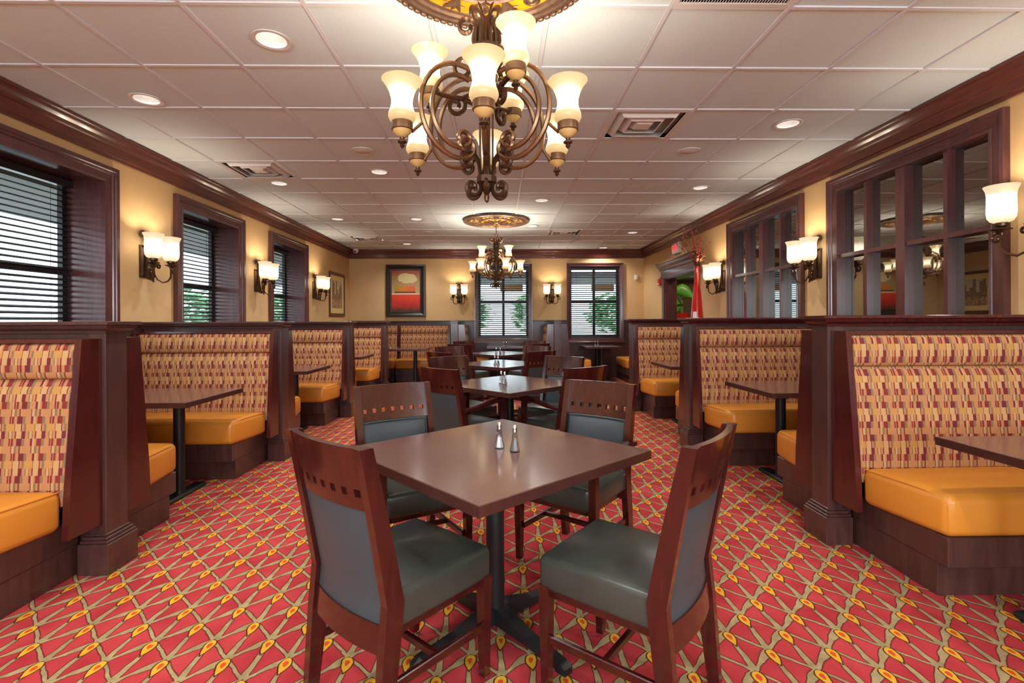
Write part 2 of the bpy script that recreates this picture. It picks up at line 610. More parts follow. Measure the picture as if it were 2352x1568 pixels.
    def perf(s, us, vs_, solid, fn):
        """slab with openings: fn(u, v, side) -> point, side 0 front / 1 back"""
        nu, nv = len(us), len(vs_)
        o = len(s.v)
        for sd in (0, 1):
            for a in us:
                for bb in vs_:
                    s.v.append(tuple(fn(a, bb, sd)))
        id_ = lambda i, j, sd: o + sd * nu * nv + i * nv + j
        ok = lambda i, j: 0 <= i < nu - 1 and 0 <= j < nv - 1 and solid(i, j)
        for i in range(nu - 1):
            for j in range(nv - 1):
                if not ok(i, j): continue
                s.f.append((id_(i, j, 0), id_(i + 1, j, 0), id_(i + 1, j + 1, 0), id_(i, j + 1, 0)))
                s.f.append((id_(i, j, 1), id_(i, j + 1, 1), id_(i + 1, j + 1, 1), id_(i + 1, j, 1)))
                if not ok(i - 1, j): s.f.append((id_(i, j, 0), id_(i, j + 1, 0), id_(i, j + 1, 1), id_(i, j, 1)))
                if not ok(i + 1, j): s.f.append((id_(i + 1, j, 0), id_(i + 1, j, 1), id_(i + 1, j + 1, 1), id_(i + 1, j + 1, 0)))
                if not ok(i, j - 1): s.f.append((id_(i, j, 0), id_(i, j, 1), id_(i + 1, j, 1), id_(i + 1, j, 0)))
                if not ok(i, j + 1): s.f.append((id_(i, j + 1, 0), id_(i + 1, j + 1, 0), id_(i + 1, j + 1, 1), id_(i, j + 1, 1)))
        return s

    def ring(s, rect, prof, fn):
        """mitred frame: rect=(u0,v0,u1,v1) of the opening, prof=[(out, height)], closed profile"""
        u0, v0, u1, v1 = rect
        n = len(prof)
        o = len(s.v)
        for su, sv in ((-1, -1), (1, -1), (1, 1), (-1, 1)):
            for d, h in prof:
                s.v.append(tuple(fn((u0 if su < 0 else u1) + su * d, (v0 if sv < 0 else v1) + sv * d, h)))
        for q in range(4):
            for i in range(n):
                j = (i + 1) % n
                s.f.append((o + q * n + i, o + q * n + j, o + ((q + 1) % 4) * n + j, o + ((q + 1) % 4) * n + i))
        return s

    def mesh(s, name):
        me = bpy.data.meshes.new(name)
        me.from_pydata(s.v, [], s.f)
        bm = bmesh.new()
        bm.from_mesh(me)
        bmesh.ops.recalc_face_normals(bm, faces=bm.faces)
        bm.to_mesh(me)
        bm.free()
        return me

    def build(s, name, mat, parent=None, smooth=False, loc=None, rot=None, sharp=40):
        me = s.mesh(name)
        me.materials.append(M[mat])
        if smooth:
            me.polygons.foreach_set('use_smooth', [True] * len(me.polygons))
            me.set_sharp_from_angle(angle=R(sharp))
        o = bpy.data.objects.new(name, me)
        COL.objects.link(o)
        if parent is not None: o.parent = parent
        if loc is not None: o.location = loc
        if rot is not None: o.rotation_euler = rot
        return o


def tag(o, label=None, cat=None, group=None, kind=None):
    if label: o['label'] = label
    if cat: o['category'] = cat
    if group: o['group'] = group
    if kind: o['kind'] = kind
    return o


def thing(name, label, cat, loc=(0, 0, 0), rz=0, group=None, kind=None):
    o = bpy.data.objects.new(name, None)
    o.empty_display_size = 0.1
    COL.objects.link(o)
    o.location = loc
    o.rotation_euler = (0, 0, rz)
    return tag(o, label, cat, group, kind)


def struct(o, label):
    o['kind'] = 'structure'
    o['label'] = label
    return o


KIDS = {}


def copy_tree(o, parent=None):
    c = o.copy()
    COL.objects.link(c)
    c.parent = parent
    for ch in list(o.children):
        copy_tree(ch, c)
    return c


def place(proto, used, loc, rz, label, group=None):
    o = proto if not used else copy_tree(proto)
    o.location = loc
    o.rotation_euler = (0, 0, rz)
    o['label'] = label
    if group: o['group'] = group
    return o


def spiral(cx, cz, r0, r1, a0, a1, n=22):
    """points in (r, z), radius shrinking from r0 to r1 while the angle runs a0 -> a1 (degrees)"""
    out_ = []
    for i in range(n + 1):
        t = i / n
        a = R(a0 + (a1 - a0) * t)
        r = r0 + (r1 - r0) * t
        out_.append((cx + r * math.cos(a), cz + r * math.sin(a)))
    return out_


# ------------------------------------------------------------------ room dimensions
XL, XR, YB, YF, ZC = -3.30, 3.24, 11.08, -3.5, 2.85
ZCAPL, ZCAPR = 1.279, 1.295
TW = 0.35
LW = [(2.99, 4.355), (5.125, 6.49), (7.217, 8.62)]       # outer casing edges on the left wall
LCAS, LTOP, LBOT = 0.12, 2.585, 0.80
BWN = [(-0.535, 0.74), (1.512, 2.778)]
BCAS, BTOP, BBOT = 0.07, 2.56, 0.815
RW = [(3.093, 4.806), (5.215, 6.94)]
RCAS, RTOP, RBOT = 0.11, 2.615, 1.12
DOOR = (8.10, 9.62, 2.08)

# ------------------------------------------------------------------ setting
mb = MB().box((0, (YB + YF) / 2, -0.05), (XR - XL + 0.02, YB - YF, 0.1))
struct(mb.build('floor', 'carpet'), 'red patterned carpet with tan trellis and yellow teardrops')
mb = MB().box((4.70, 9.6, -0.05), (2.9, 5.2, 0.1))
struct(mb.build('floor', 'subfloor'), 'dark lobby floor beyond the cased doorway')


def cuts(lo, hi, opens):
    return sorted({lo, hi, *[q for o in opens for q in o]})


def wall(name, mat, lo, hi, z0, z1, opens, fn, label):
    us = cuts(lo, hi, [(o[0], o[1]) for o in opens])
    vs = cuts(z0, z1, [(max(o[2], z0), min(o[3], z1)) for o in opens])

    def solid(i, j):
        cu, cv = (us[i] + us[i + 1]) / 2, (vs[j] + vs[j + 1]) / 2
        return not any(o[0] < cu < o[1] and o[2] < cv < o[3] for o in opens)
    return struct(MB().perf(us, vs, solid, fn).build(name, mat), label)


lop = [(a + LCAS - 0.01, b_ - LCAS + 0.01, LBOT + LCAS - 0.01, LTOP - LCAS + 0.01) for a, b_ in LW]
bop = [(a + BCAS - 0.01, b_ - BCAS + 0.01, BBOT + BCAS - 0.01, BTOP - BCAS + 0.01) for a, b_ in BWN]
rop = [(a + RCAS - 0.01, b_ - RCAS + 0.01, RBOT + RCAS - 0.01, RTOP - RCAS + 0.01) for a, b_ in RW] + [(DOOR[0], DOOR[1], -0.05, DOOR[2])]
fL = lambda u, v, sd: (XL - sd * TW, u, v)
fR = lambda u, v, sd: (XR + sd * 0.20, u, v)
fB = lambda u, v, sd: (u, YB + sd * 0.20, v)
fF = lambda u, v, sd: (u, YF - sd * 0.20, v)
wall('wall_left', 'wall_paint', YF, YB, 0, ZC + 0.2, lop, fL, 'tan painted wall with three deep dark wood windows')
wall('wall_right', 'wall_paint', YF, YB, 0, ZC + 0.2, rop, fR, 'tan painted wall with two dark glazed interior windows and a doorway')
wall('wall_back', 'wall_paint', XL - TW, XR + 0.2, 0, ZC + 0.2, bop, fB, 'tan painted end wall with two blinded windows')
rear_open = [(-2.75, -1.25, 0.8, 2.5), (-0.75, 0.75, 0.8, 2.5), (1.25, 2.75, 0.8, 2.5)]  # openings added to hold the rear fill lights
wall('wall_rear', 'wall_paint', XL - TW, XR + 0.2, 0, ZC + 0.2, rear_open, fF, 'tan wall behind the viewer with three openings added for fill lights')

# wainscot panelling below the cap line
wz = 1.27
for nm, lo, hi, ops, f2, lab in (
        ('trim_1', XL, XR, bop, lambda u, v, sd: (u, YB - 0.018 + sd * 0.017, v), 'dark wood wainscot panelling across the end wall'),
        ('trim_2', YF, YB - 0.02, lop, lambda u, v, sd: (XL + 0.018 - sd * 0.017, u, v), 'dark wood wainscot panelling along the window wall'),
        ('trim_3', YF, YB - 0.02, [(a, b_, RBOT, 3) for a, b_ in RW] + [(DOOR[0] - 0.14, DOOR[1] + 0.14, -1, 3)], lambda u, v, sd: (XR - 0.018 + sd * 0.017, u, v), 'dark wood wainscot panelling along the interior window wall')):
    wall(nm, 'wainscot_wood', lo, hi, 0, wz, ops, f2, lab)
# wainscot cap rail on the back wall between windows
segs = [(XL, BWN[0][0]), (BWN[0][1], BWN[1][0]), (BWN[1][1], XR)]
t = thing('trim_4', 'dark wood cap rail along the end wall wainscot', None, kind='structure')
for a, b_ in segs:
    MB().cbox(((a + b_) / 2, YB - 0.026, wz + 0.012), (b_ - a, 0.05, 0.026), 0.006).build('cap_rail', 'wainscot_wood', t)

# crown moulding, mitred at the corners
CP = [(0, ZC - 0.185), (0.018, ZC - 0.185), (0.022, ZC - 0.165), (0.034, ZC - 0.160), (0.036, ZC - 0.150), (0.048, ZC - 0.095), (0.052, ZC - 0.090),
      (0.066, ZC - 0.085), (0.074, ZC - 0.060), (0.094, ZC - 0.045), (0.100, ZC - 0.040), (0.106, ZC - 0.022), (0.122, ZC - 0.018), (0.126, ZC - 0.0005), (0, ZC - 0.0005)]
MB().prism(CP, lambda d, z: (XL + d, YF + d, z), lambda d, z: (XL + d, YB - d, z))
for nm, p0, p1, lab in (
        ('trim_5', lambda d, z: (XL + d, YF + d, z), lambda d, z: (XL + d, YB - d, z), 'mahogany crown moulding above the window wall'),
        ('trim_6', lambda d, z: (XL + d, YB - d, z), lambda d, z: (XR - d, YB - d, z), 'mahogany crown moulding above the end wall'),
        ('trim_7', lambda d, z: (XR - d, YB - d, z), lambda d, z: (XR - d, YF + d, z), 'mahogany crown moulding above the interior window wall')):
    struct(MB().prism(CP, p0, p1).build(nm, 'crown_wood'), lab)

# ------------------------------------------------------------------ ceiling: grid, tiles, recessed cans, diffusers
GX, GY, G = -0.961, 3.111, 0.61
cans = [(-1.266, 2.82), (-2.487, 3.58), (-1.254, 5.286), (-2.49, 5.72), (-2.469, 7.70), (-1.258, 7.706), (0.566, 6.516), (-1.855, 10.16),
        (2.34, 3.98), (2.408, 5.894), (2.404, 8.896), (2.26, 10.74), (0.558, 8.275),
        (-1.27, 0.37), (1.17, 0.37), (-1.27, -1.46), (1.17, -1.46), (2.39, 1.59), (-2.48, 1.59)]
vents = [(0.869, 3.721), (-2.791, 4.941), (-2.791, 9.211), (0.869, 8.601)]
grille = (0.869, 1.891)
ceil = MB().box((0, (YB + YF) / 2, ZC + 0.28), (XR - XL + 0.3, YB - YF + 0.3, 0.04)).build('ceiling', 'lobby_dark')
struct(ceil, 'suspended ceiling of square speckled tiles in a white grid')
full_tile = None
CR = 0.086


def tile_mesh(x0, y0, x1, y1, hole=None):
    mb = MB()
    if hole is None:
        mb.cbox(((x0 + x1) / 2, (y0 + y1) / 2, 0.009), (x1 - x0, y1 - y0, 0.018), 0.004)
        return mb
    hx, hy = hole
    n = 32
    ring_o, ring_i = [], []
    for i in range(n):
        a = 2 * PI * (i + 0.5) / n
        c_, s_ = math.cos(a), math.sin(a)
        ring_i.append((hx + CR * c_, hy + CR * s_))
        ts = []
        if c_ > 1e-6: ts.append((x1 - hx) / c_)
        if c_ < -1e-6: ts.append((x0 - hx) / c_)
        if s_ > 1e-6: ts.append((y1 - hy) / s_)
        if s_ < -1e-6: ts.append((y0 - hy) / s_)
        t_ = min(ts)
        ring_o.append((hx + t_ * c_, hy + t_ * s_))
    vs = [(p[0], p[1], 0) for p in ring_o] + [(p[0], p[1], 0) for p in ring_i] + [(p[0], p[1], 0.018) for p in ring_i] + [(p[0], p[1], 0.018) for p in ring_o]
    fs = []
    corners = [(x1, y1), (x0, y1), (x0, y0), (x1, y0)]
    for i in range(n):
        j = (i + 1) % n
        fs.append((i, j, n + j, n + i))
        fs.append((n + i, n + j, 2 * n + j, 2 * n + i))
        fs.append((i, j, 3 * n + j, 3 * n + i))
        a, b2 = ring_o[i], ring_o[j]
        on = lambda p: (abs(p[0] - x0) < 1e-6, abs(p[0] - x1) < 1e-6, abs(p[1] - y0) < 1e-6, abs(p[1] - y1) < 1e-6)
        if not any(p and q for p, q in zip(on(a), on(b2))):
            ca, cb = on(a), on(b2)
            cx_ = x0 if (ca[0] or cb[0]) else x1
            cy_ = y0 if (ca[2] or cb[2]) else y1
            vs.append((cx_, cy_, 0))
            fs.append((i, j, len(vs) - 1))
    mb.add(vs, fs)
    return mb


nx0, nx1 = -4, 7
ny0, ny1 = -11, 14
for i in range(nx0, nx1):
    for j in range(ny0, ny1):
        x0, y0 = GX + G * i, GY + G * j
        x1, y1 = x0 + G, y0 + G
        if x1 < XL + 0.05 or x0 > XR - 0.05 or y1 < YF + 0.05 or y0 > YB - 0.05: continue
        if any(abs(x0 - a) < 0.02 and abs(y0 - b_) < 0.02 for a, b_ in vents + [grille]): continue
        cx0, cx1, cy0, cy1 = max(x0, XL), min(x1, XR), max(y0, YF), min(y1, YB)
        ctr = ((cx0 + cx1) / 2, (cy0 + cy1) / 2)
        hit = [q for q in cans if cx0 < q[0] < cx1 and cy0 < q[1] < cy1]
        full = abs(cx1 - cx0 - G) < 1e-4 and abs(cy1 - cy0 - G) < 1e-4
        e = 0.011
        jit = random.uniform(-0.0015, 0.0015)
        if full and not hit and full_tile is not None:
            o = bpy.data.objects.new('ceiling_tile', full_tile)
            COL.objects.link(o)
            o.parent = ceil
            o.location = (*ctr, ZC + 0.007 + jit)
        else:
            hl = (hit[0][0] - ctr[0], hit[0][1] - ctr[1]) if hit else None
            o = tile_mesh(cx0 - ctr[0] + e, cy0 - ctr[1] + e, cx1 - ctr[0] - e, cy1 - ctr[1] - e, hl).build('ceiling_tile', 'ceiling_tile', ceil, loc=(*ctr, ZC + 0.007 + jit))
            if full and not hit: full_tile = o.data
for i in range(nx0 + 1, nx1):
    x0 = GX + G * i
    if XL < x0 < XR:
        MB().box((x0, (YB + YF) / 2, ZC + 0.006), (0.022, YB - YF, 0.016)).build('grid_runner', 'grid_white', ceil)
for j in range(ny0 + 1, ny1):
    y0 = GY + G * j
    if YF < y0 < YB:
        MB().box(((XL + XR) / 2, y0, ZC + 0.0075), (XR - XL, 0.022, 0.015)).build('grid_runner', 'grid_white', ceil)


# recessed downlights
def make_can():
    r = thing('recessed_downlight', '', 'downlight', group='recessed ceiling downlights')
    MB().lathe([(CR - 0.004, 0.004), (CR + 0.020, -0.001), (CR + 0.020, -0.006), (CR + 0.004, -0.008), (CR - 0.006, -0.003), (CR - 0.004, 0.004)], 32, cap=False).build('trim_ring', 'white_metal', r, True)
    MB().lathe([(CR - 0.005, -0.002), (CR - 0.012, 0.05), (CR - 0.028, 0.12)], 32, cap=False).build('reflector', 'can_white', r, True)
    MB().lathe([(0.0001, 0.115), (CR - 0.030, 0.115), (CR - 0.028, 0.121), (0.0001, 0.121)], 24).build('lens', 'can_lens', r, True)
    return r


can_labels = ['large recessed downlight nearest above the front tables, left of the big chandelier',
              'recessed downlight nearest the first window on the window wall side',
              'recessed downlight just beyond the round speaker left of the big chandelier',
              'recessed downlight just beyond the ceiling diffuser near the window wall',
              'recessed downlight above the third window',
              'recessed downlight on the left of the far ceiling medallion',
              'recessed downlight in front of the far medallion, on its right',
              'recessed downlight close to the end wall above the framed landscape painting',
              'recessed downlight nearest the glazed interior windows',
              'second recessed downlight along the interior window wall',
              'recessed downlight above the exit sign side of the far ceiling',
              'recessed downlight hugging the crown moulding at the end wall',
              'recessed downlight just behind the far medallion on its right']
can0 = make_can()
for i, (x, y) in enumerate(cans):
    lab = can_labels[i] if i < len(can_labels) else 'recessed downlight in the ceiling behind the viewer'
    o = place(can0, i > 0, (x, y, ZC + 0.003), 0, lab, 'recessed ceiling downlights')
    d = bpy.data.lights.new('downlight_lamp', 'SPOT')
    d.energy, d.color, d.spot_size, d.spot_blend, d.shadow_soft_size = P_CAN * 2.2, (1.0, 0.98, 0.96), R(150), 0.9, 0.06
    lo = bpy.data.objects.new('downlight_lamp', d)
    COL.objects.link(lo)
    lo.location = (x, y, ZC - 0.012)


# square ceiling diffusers
def make_vent():
    r = thing('ceiling_diffuser', '', 'air vent', group='square ceiling diffusers')
    up = lambda u, v, h: (u, v, h)
    MB().ring((-0.262, -0.262, 0.262, 0.262), [(0, 0), (0.034, 0), (0.034, 0.006), (0, 0.006)], up).build('frame', 'white_metal', r)
    for k, a in enumerate((0.255, 0.178, 0.10)):
        MB().ring((-a + 0.062, -a + 0.062, a - 0.062, a - 0.062) if k < 2 else (-0.05, -0.05, 0.05, 0.05),
                  [(0, -0.012 + 0.004 * k), (0.055, 0.045), (0.058, 0.045), (0.008, -0.015 + 0.004 * k)], up).build('louvre', 'white_metal', r)
    MB().cbox((0, 0, -0.004), (0.12, 0.12, 0.008), 0.003).build('centre_plate', 'white_metal', r)
    MB().box((0, 0, 0.056), (0.58, 0.58, 0.01)).build('duct_back', 'vent_grey', r)
    return r


vent0 = make_vent()
vl = ['large white square ceiling diffuser nearest the viewer beside the big chandelier', 'white square ceiling diffuser near the window wall',
      'square ceiling diffuser in the far corner by the dome camera', 'square ceiling diffuser right of the far medallion']
for i, (x, y) in enumerate(vents):
    place(vent0, i > 0, (x + G / 2, y + G / 2, ZC - 0.001), 0, vl[i], 'square ceiling diffusers')
g = thing('return_grille', 'finned return air grille at the top picture edge beside the big ceiling medallion', 'air vent', (grille[0] + G / 2, grille[1] + G / 2, ZC - 0.001))
MB().ring((-0.272, -0.272, 0.272, 0.272), [(0, 0), (0.026, 0), (0.026, 0.008), (0, 0.008)], lambda u, v, h: (u, v, h)).build('frame', 'white_metal', g)
MB().box((0, 0, 0.05), (0.58, 0.58, 0.01)).build('duct_back', 'dark_hole', g)
fin = MB().box((0, 0, 0.01), (0.003, 0.544, 0.018), Matrix.Rotation(0.5, 4, 'Y')).build('fin', 'white_metal', g, loc=(-0.266, 0, 0))
for k in range(1, 39):
    f2 = fin.copy()
    COL.objects.link(f2)
    f2.location = (-0.266 + 0.014 * k, 0, 0)

# flat round ceiling speakers
sp = thing('ceiling_speaker', '', 'speaker', group='round ceiling speakers')
MB().lathe([(0.0001, -0.008), (0.084, -0.007), (0.088, -0.004), (0.088, 0.0)], 32).build('grille', 'white_metal', sp, True)
MB().lathe([(0.088, 0.0), (0.105, 0.0), (0.102, -0.006), (0.088, -0.008), (0.088, 0.0)], 32, cap=False).build('rim', 'white_metal', sp, True)
spl = ['flat round ceiling speaker left of the big chandelier arms', 'flat round ceiling speaker right of the nearest square diffuser',
       'flat round ceiling speaker left of the far medallion', 'flat round ceiling speaker right of the far diffuser']
for i, (x, y) in enumerate(((-1.25, 4.64), (1.784, 4.63), (-1.25, 8.87), (1.777, 8.89))):
    place(sp, i > 0, (x, y, ZC + 0.004), 0, spl[i], 'round ceiling speakers')


# ------------------------------------------------------------------ windows
CASP = [(-0.012, 0.0), (-0.012, 0.022), (0.010, 0.026), (0.014, 0.020), (0.060, 0.024), (0.066, 0.034), (0.082, 0.036), (0.088, 0.044), (0.118, 0.046), (0.120, 0.0)]


def window(idx, rect, cas, depth, fn, label, mull):
    """rect = outer casing (u0, v0, u1, v1); fn(u, v, n) with n out of the wall into the room"""
    t = thing('window_%d' % idx, label, None, kind='structure')
    u0, v0, u1, v1 = rect[0] + cas, rect[1] + cas, rect[2] - cas, rect[3] - cas
    k = cas / 0.12
    MB().ring((u0, v0, u1, v1), [(d * k, h) for d, h in CASP], fn).build('casing', 'casing_wood', t)
    MB().ring((u0, v0, u1, v1), [(-0.012, 0.0), (0.004, 0.0), (0.004, -depth), (-0.012, -depth)], fn).build('jamb', 'casing_wood', t)
    e = depth - 0.02
    MB().ring((u0 + 0.012, v0 + 0.012, u1 - 0.012, v1 - 0.012), [(0, -e), (0, -e + 0.04), (-0.045, -e + 0.04), (-0.045, -e)], fn).build('sash_frame', 'sash_dark', t)
    vm = 1.70
    mb = MB().perf([u0 + 0.02, u1 - 0.02], [vm - 0.03, vm + 0.03], lambda i, j: True, lambda u, v, sd: fn(u, v, -e + 0.045 - 0.045 * sd))
    mb.build('meeting_rail', 'sash_dark', t)
    um = (u0 + u1) / 2
    if mull:
        MB().perf([um - 0.028, um + 0.028], [v0 + 0.02, v1 - 0.02], lambda i, j: True, lambda u, v, sd: fn(u, v, -e + 0.05 - 0.05 * sd)).build('mullion', 'sash_dark', t)
    for a, b_ in ((v0 + 0.05, vm - 0.02), (vm + 0.02, v1 - 0.05)):
        for c_, d_ in (((u0 + 0.05, um - 0.02), (um + 0.02, u1 - 0.05)) if mull else ((u0 + 0.05, u1 - 0.05),)):
            MB().perf([c_, d_], [a, b_], lambda i, j: True, lambda u, v, sd: fn(u, v, -e + 0.018 - 0.004 * sd)).build('pane', 'window_glass', t)
    return t


def blind(rect, depth, fn, label, mtx_rot):
    u0, v0, u1, v1 = rect
    org = fn((u0 + u1) / 2, 0, -depth)
    t = thing('venetian_blind', label, 'blind', org, mtx_rot, 'dark venetian blinds')
    wd = u1 - u0 - 0.012
    MB().cbox((0, 0, v1 - 0.045), (wd, 0.06, 0.06), 0.006).build('head_rail', 'blind_black', t)
    MB().cbox((0, 0.0, v0 + 0.025), (wd, 0.05, 0.018), 0.004).build('bottom_rail', 'blind_black', t)
    me = None
    z = v0 + 0.07
    while z < v1 - 0.085:
        if me is None:
            o = MB().add([(s_ * wd / 2, y_, 0.003 * (1 - (y_ / 0.024) ** 2) + dz) for dz in (0, 0.0025) for s_ in (-1, 1) for y_ in (-0.024, 0, 0.024)],
                         [(0, 3, 4, 1), (1, 4, 5, 2), (6, 7, 10, 9), (7, 8, 11, 10), (0, 1, 7, 6), (1, 2, 8, 7), (3, 9, 10, 4), (4, 10, 11, 5), (0, 6, 9, 3), (2, 5, 11, 8)]).build('slat', 'blind_black', t)
            me = o.data
        else:
            o = bpy.data.objects.new('slat', me)
            COL.objects.link(o)
            o.parent = t
        o.location = (0, 0, z)
        o.rotation_euler = (R(-26), 0, 0)
        z += 0.0455
    for s_ in (-0.36, 0.36):
        for y_ in (-0.027, 0.027):
            MB().tube([(s_ * wd, y_, v0 + 0.03), (s_ * wd, y_, v1 - 0.05)], 0.0015, 4).build('ladder_cord', 'cord_black', t)
    MB().tube([(wd * 0.44, -0.035, v1 - 0.07), (wd * 0.44, -0.037, 1.62)], 0.003, 5).build('pull_cord', 'cord_black', t)
    MB().lathe([(0.003, 0.0), (0.009, 0.006), (0.009, 0.03), (0.003, 0.036)], 8, Matrix.Translation((wd * 0.44, -0.037, 1.585))).build('cord_tassel', 'frame_wood', t)
    return t


wl = ['large deep-set window nearest the viewer with dark wood casing', 'middle deep-set window on the window wall', 'farthest deep-set window on the window wall']
fl_ = lambda u, v, n: (XL + n, u, v)
for i, (a, b_) in enumerate(LW):
    window(i + 1, (a, LBOT, b_, LTOP), LCAS, TW, fl_, wl[i], False)
    blind((a + LCAS, LBOT + LCAS, b_ - LCAS, LTOP - LCAS), 0.265, fl_, ['dark venetian blind in the nearest window on the window wall', 'dark venetian blind in the middle deep-set window', 'dark venetian blind in the farthest deep-set window'][i], R(-90))
fb_ = lambda u, v, n: (u, YB - n, v)
for i, (a, b_) in enumerate(BWN):
    window(i + 4, (a, BBOT, b_, BTOP), BCAS, 0.20, fb_, ['end wall window behind the far chandelier', 'end wall window nearest the exit doorway'][i], True)
    blind((a + BCAS, BBOT + BCAS, b_ - BCAS, BTOP - BCAS), 0.10, fb_, ['dark venetian blind in the end wall window behind the far chandelier', 'dark venetian blind in the end wall window by the corner booth table'][i], PI)
# sills
for i, (a, b_) in enumerate(BWN):
    struct(MB().cbox(((a + b_) / 2, YB - 0.045, BBOT - 0.012), (b_ - a + 0.06, 0.09, 0.026), 0.006).build('trim_%d' % (8 + i), 'casing_wood'),
           ['dark wood sill under the end wall window behind the far chandelier', 'dark wood sill under the end wall window by the corner booth table'][i])
# unseen window frames added around the fill lights behind the viewer
for i, o_ in enumerate(rear_open):
    t = thing('window_%d' % (8 + i), 'unseen window frame added around a fill light behind the viewer', None, kind='structure')
    MB().ring((o_[0], o_[2], o_[1], o_[3]), [(-0.04, -0.05), (0.06, -0.05), (0.06, 0.02), (-0.04, 0.02)], lambda u, v, n: (u, YF + n, v)).build('frame', 'casing_wood', t)

# interior windows on the right wall: dark panes behind wood muntins
fr_ = lambda u, v, n: (XR - n, u, v)
for i, (a, b_) in enumerate(RW):
    t = thing('window_%d' % (6 + i), ['wide interior window with dark reflective panes nearest the viewer', 'interior window with dark reflective panes in the middle of the wall'][i], None, kind='structure')
    u0, v0, u1, v1 = a + RCAS, RBOT + RCAS, b_ - RCAS, RTOP - RCAS
    MB().ring((u0, v0, u1, v1), [(d * RCAS / 0.12, h) for d, h in CASP], fr_).build('casing', 'casing_wood', t)
    MB().ring((u0, v0, u1, v1), [(-0.008, 0.002), (0.01, 0.002), (0.01, -0.09), (-0.008, -0.09)], fr_).build('jamb', 'casing_wood', t)
    um, vm = (u0 + u1) / 2, 1.875
    MB().perf([um - 0.045, um + 0.045], [v0, v1], lambda i_, j_: True, lambda u, v, sd: fr_(u, v, 0.012 - 0.10 * sd)).build('mullion', 'casing_wood', t)
    q = [u0, (u0 + um - 0.045) / 2, um - 0.045, um + 0.045, (um + 0.045 + u1) / 2, u1]
    for c_ in (q[1], q[4]):
        MB().perf([c_ - 0.017, c_ + 0.017], [v0, v1], lambda i_, j_: True, lambda u, v, sd: fr_(u, v, 0.0 - 0.075 * sd)).build('muntin', 'casing_wood', t)
    for c0, c1 in ((q[0], q[2]), (q[3], q[5])):
        MB().perf([c0, c1], [vm - 0.017, vm + 0.017], lambda i_, j_: True, lambda u, v, sd: fr_(u, v, -0.001 - 0.075 * sd)).build('muntin', 'casing_wood', t)
    for c0, c1 in ((q[0], q[1] - 0.017), (q[1] + 0.017, q[2]), (q[3], q[4] - 0.017), (q[4] + 0.017, q[5])):
        for d0, d1 in ((v0, vm - 0.017), (vm + 0.017, v1)):
            MB().perf([c0, c1], [d0, d1], lambda i_, j_: True, lambda u, v, sd: fr_(u, v, -0.062 - 0.006 * sd)).build('pane', 'unlit_room_pane', t)

# cased doorway with a cornice head
t = thing('door_1', 'open cased doorway with a heavy cornice head to the dark lobby', None, kind='structure')
d0, d1, dz = DOOR
for y in (d0 - 0.055, d1 + 0.055):
    MB().cbox((XR - 0.02, y, dz / 2), (0.05, 0.12, dz), 0.01).build('casing_post', 'casing_wood', t)
for y in (d0 + 0.008, d1 - 0.008):
    MB().box((XR + 0.10, y, dz / 2), (0.22, 0.02, dz)).build('jamb', 'casing_wood', t)
MB().box((XR + 0.10, (d0 + d1) / 2, dz - 0.008), (0.22, d1 - d0, 0.02)).build('jamb', 'casing_wood', t)
HP = [(0, dz - 0.005), (0.05, dz - 0.005), (0.062, dz + 0.02), (0.062, dz + 0.05), (0.045, dz + 0.06), (0.045, dz + 0.15), (0.07, dz + 0.165), (0.075, dz + 0.20), (0.11, dz + 0.235), (0.12, dz + 0.275), (0.135, dz + 0.285), (0.135, dz + 0.305), (0, dz + 0.305)]
MB().prism(HP, lambda d, z: (XR - d, d0 - 0.11 - d * 0.8, z), lambda d, z: (XR - d, d1 + 0.11 + d * 0.8, z)).build('cornice', 'casing_wood', t)
# lobby beyond
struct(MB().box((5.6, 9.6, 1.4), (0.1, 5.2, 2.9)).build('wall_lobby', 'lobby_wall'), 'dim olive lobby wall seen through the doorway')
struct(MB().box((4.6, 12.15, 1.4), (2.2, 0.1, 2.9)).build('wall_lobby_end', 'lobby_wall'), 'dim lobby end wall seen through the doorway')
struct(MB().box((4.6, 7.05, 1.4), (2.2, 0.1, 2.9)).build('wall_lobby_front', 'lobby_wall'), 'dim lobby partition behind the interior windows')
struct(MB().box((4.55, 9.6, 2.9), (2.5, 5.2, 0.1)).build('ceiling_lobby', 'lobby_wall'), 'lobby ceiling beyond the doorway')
d = bpy.data.lights.new('lobby_fill', 'POINT')  # added fill without a fixture, brightens the plant beyond the doorway
d.energy, d.color, d.shadow_soft_size = 45, (1.0, 0.88, 0.66), 0.15
lo = bpy.data.objects.new('lobby_fill', d)
COL.objects.link(lo)
lo.location = (4.2, 9.4, 2.6)

# ------------------------------------------------------------------ outside
struct(MB().box((0, 8, -0.25), (120, 120, 0.1)).build('ground', 'concrete'), 'pale sunlit pavement outside the windows')
struct(MB().box((-4.35, 5, 2.45), (1.3, 16, 0.12)).build('roof_soffit', 'soffit_grey'), 'grey porch soffit outside the window wall')
struct(MB().box((0.5, 12.5, 2.32), (14, 2.2, 0.12)).build('roof_soffit', 'soffit_grey'), 'grey porch soffit outside the end wall')
for k, x in enumerate((-0.9, 0.35, 1.6, 2.85, 4.1)):
    struct(MB().cbox((x, 13.64, 2.26), (0.62, 0.06, 0.36), 0.01).build('roof_fascia', 'fascia_tan'), 'tan fascia board hanging from the porch edge outside the end wall')


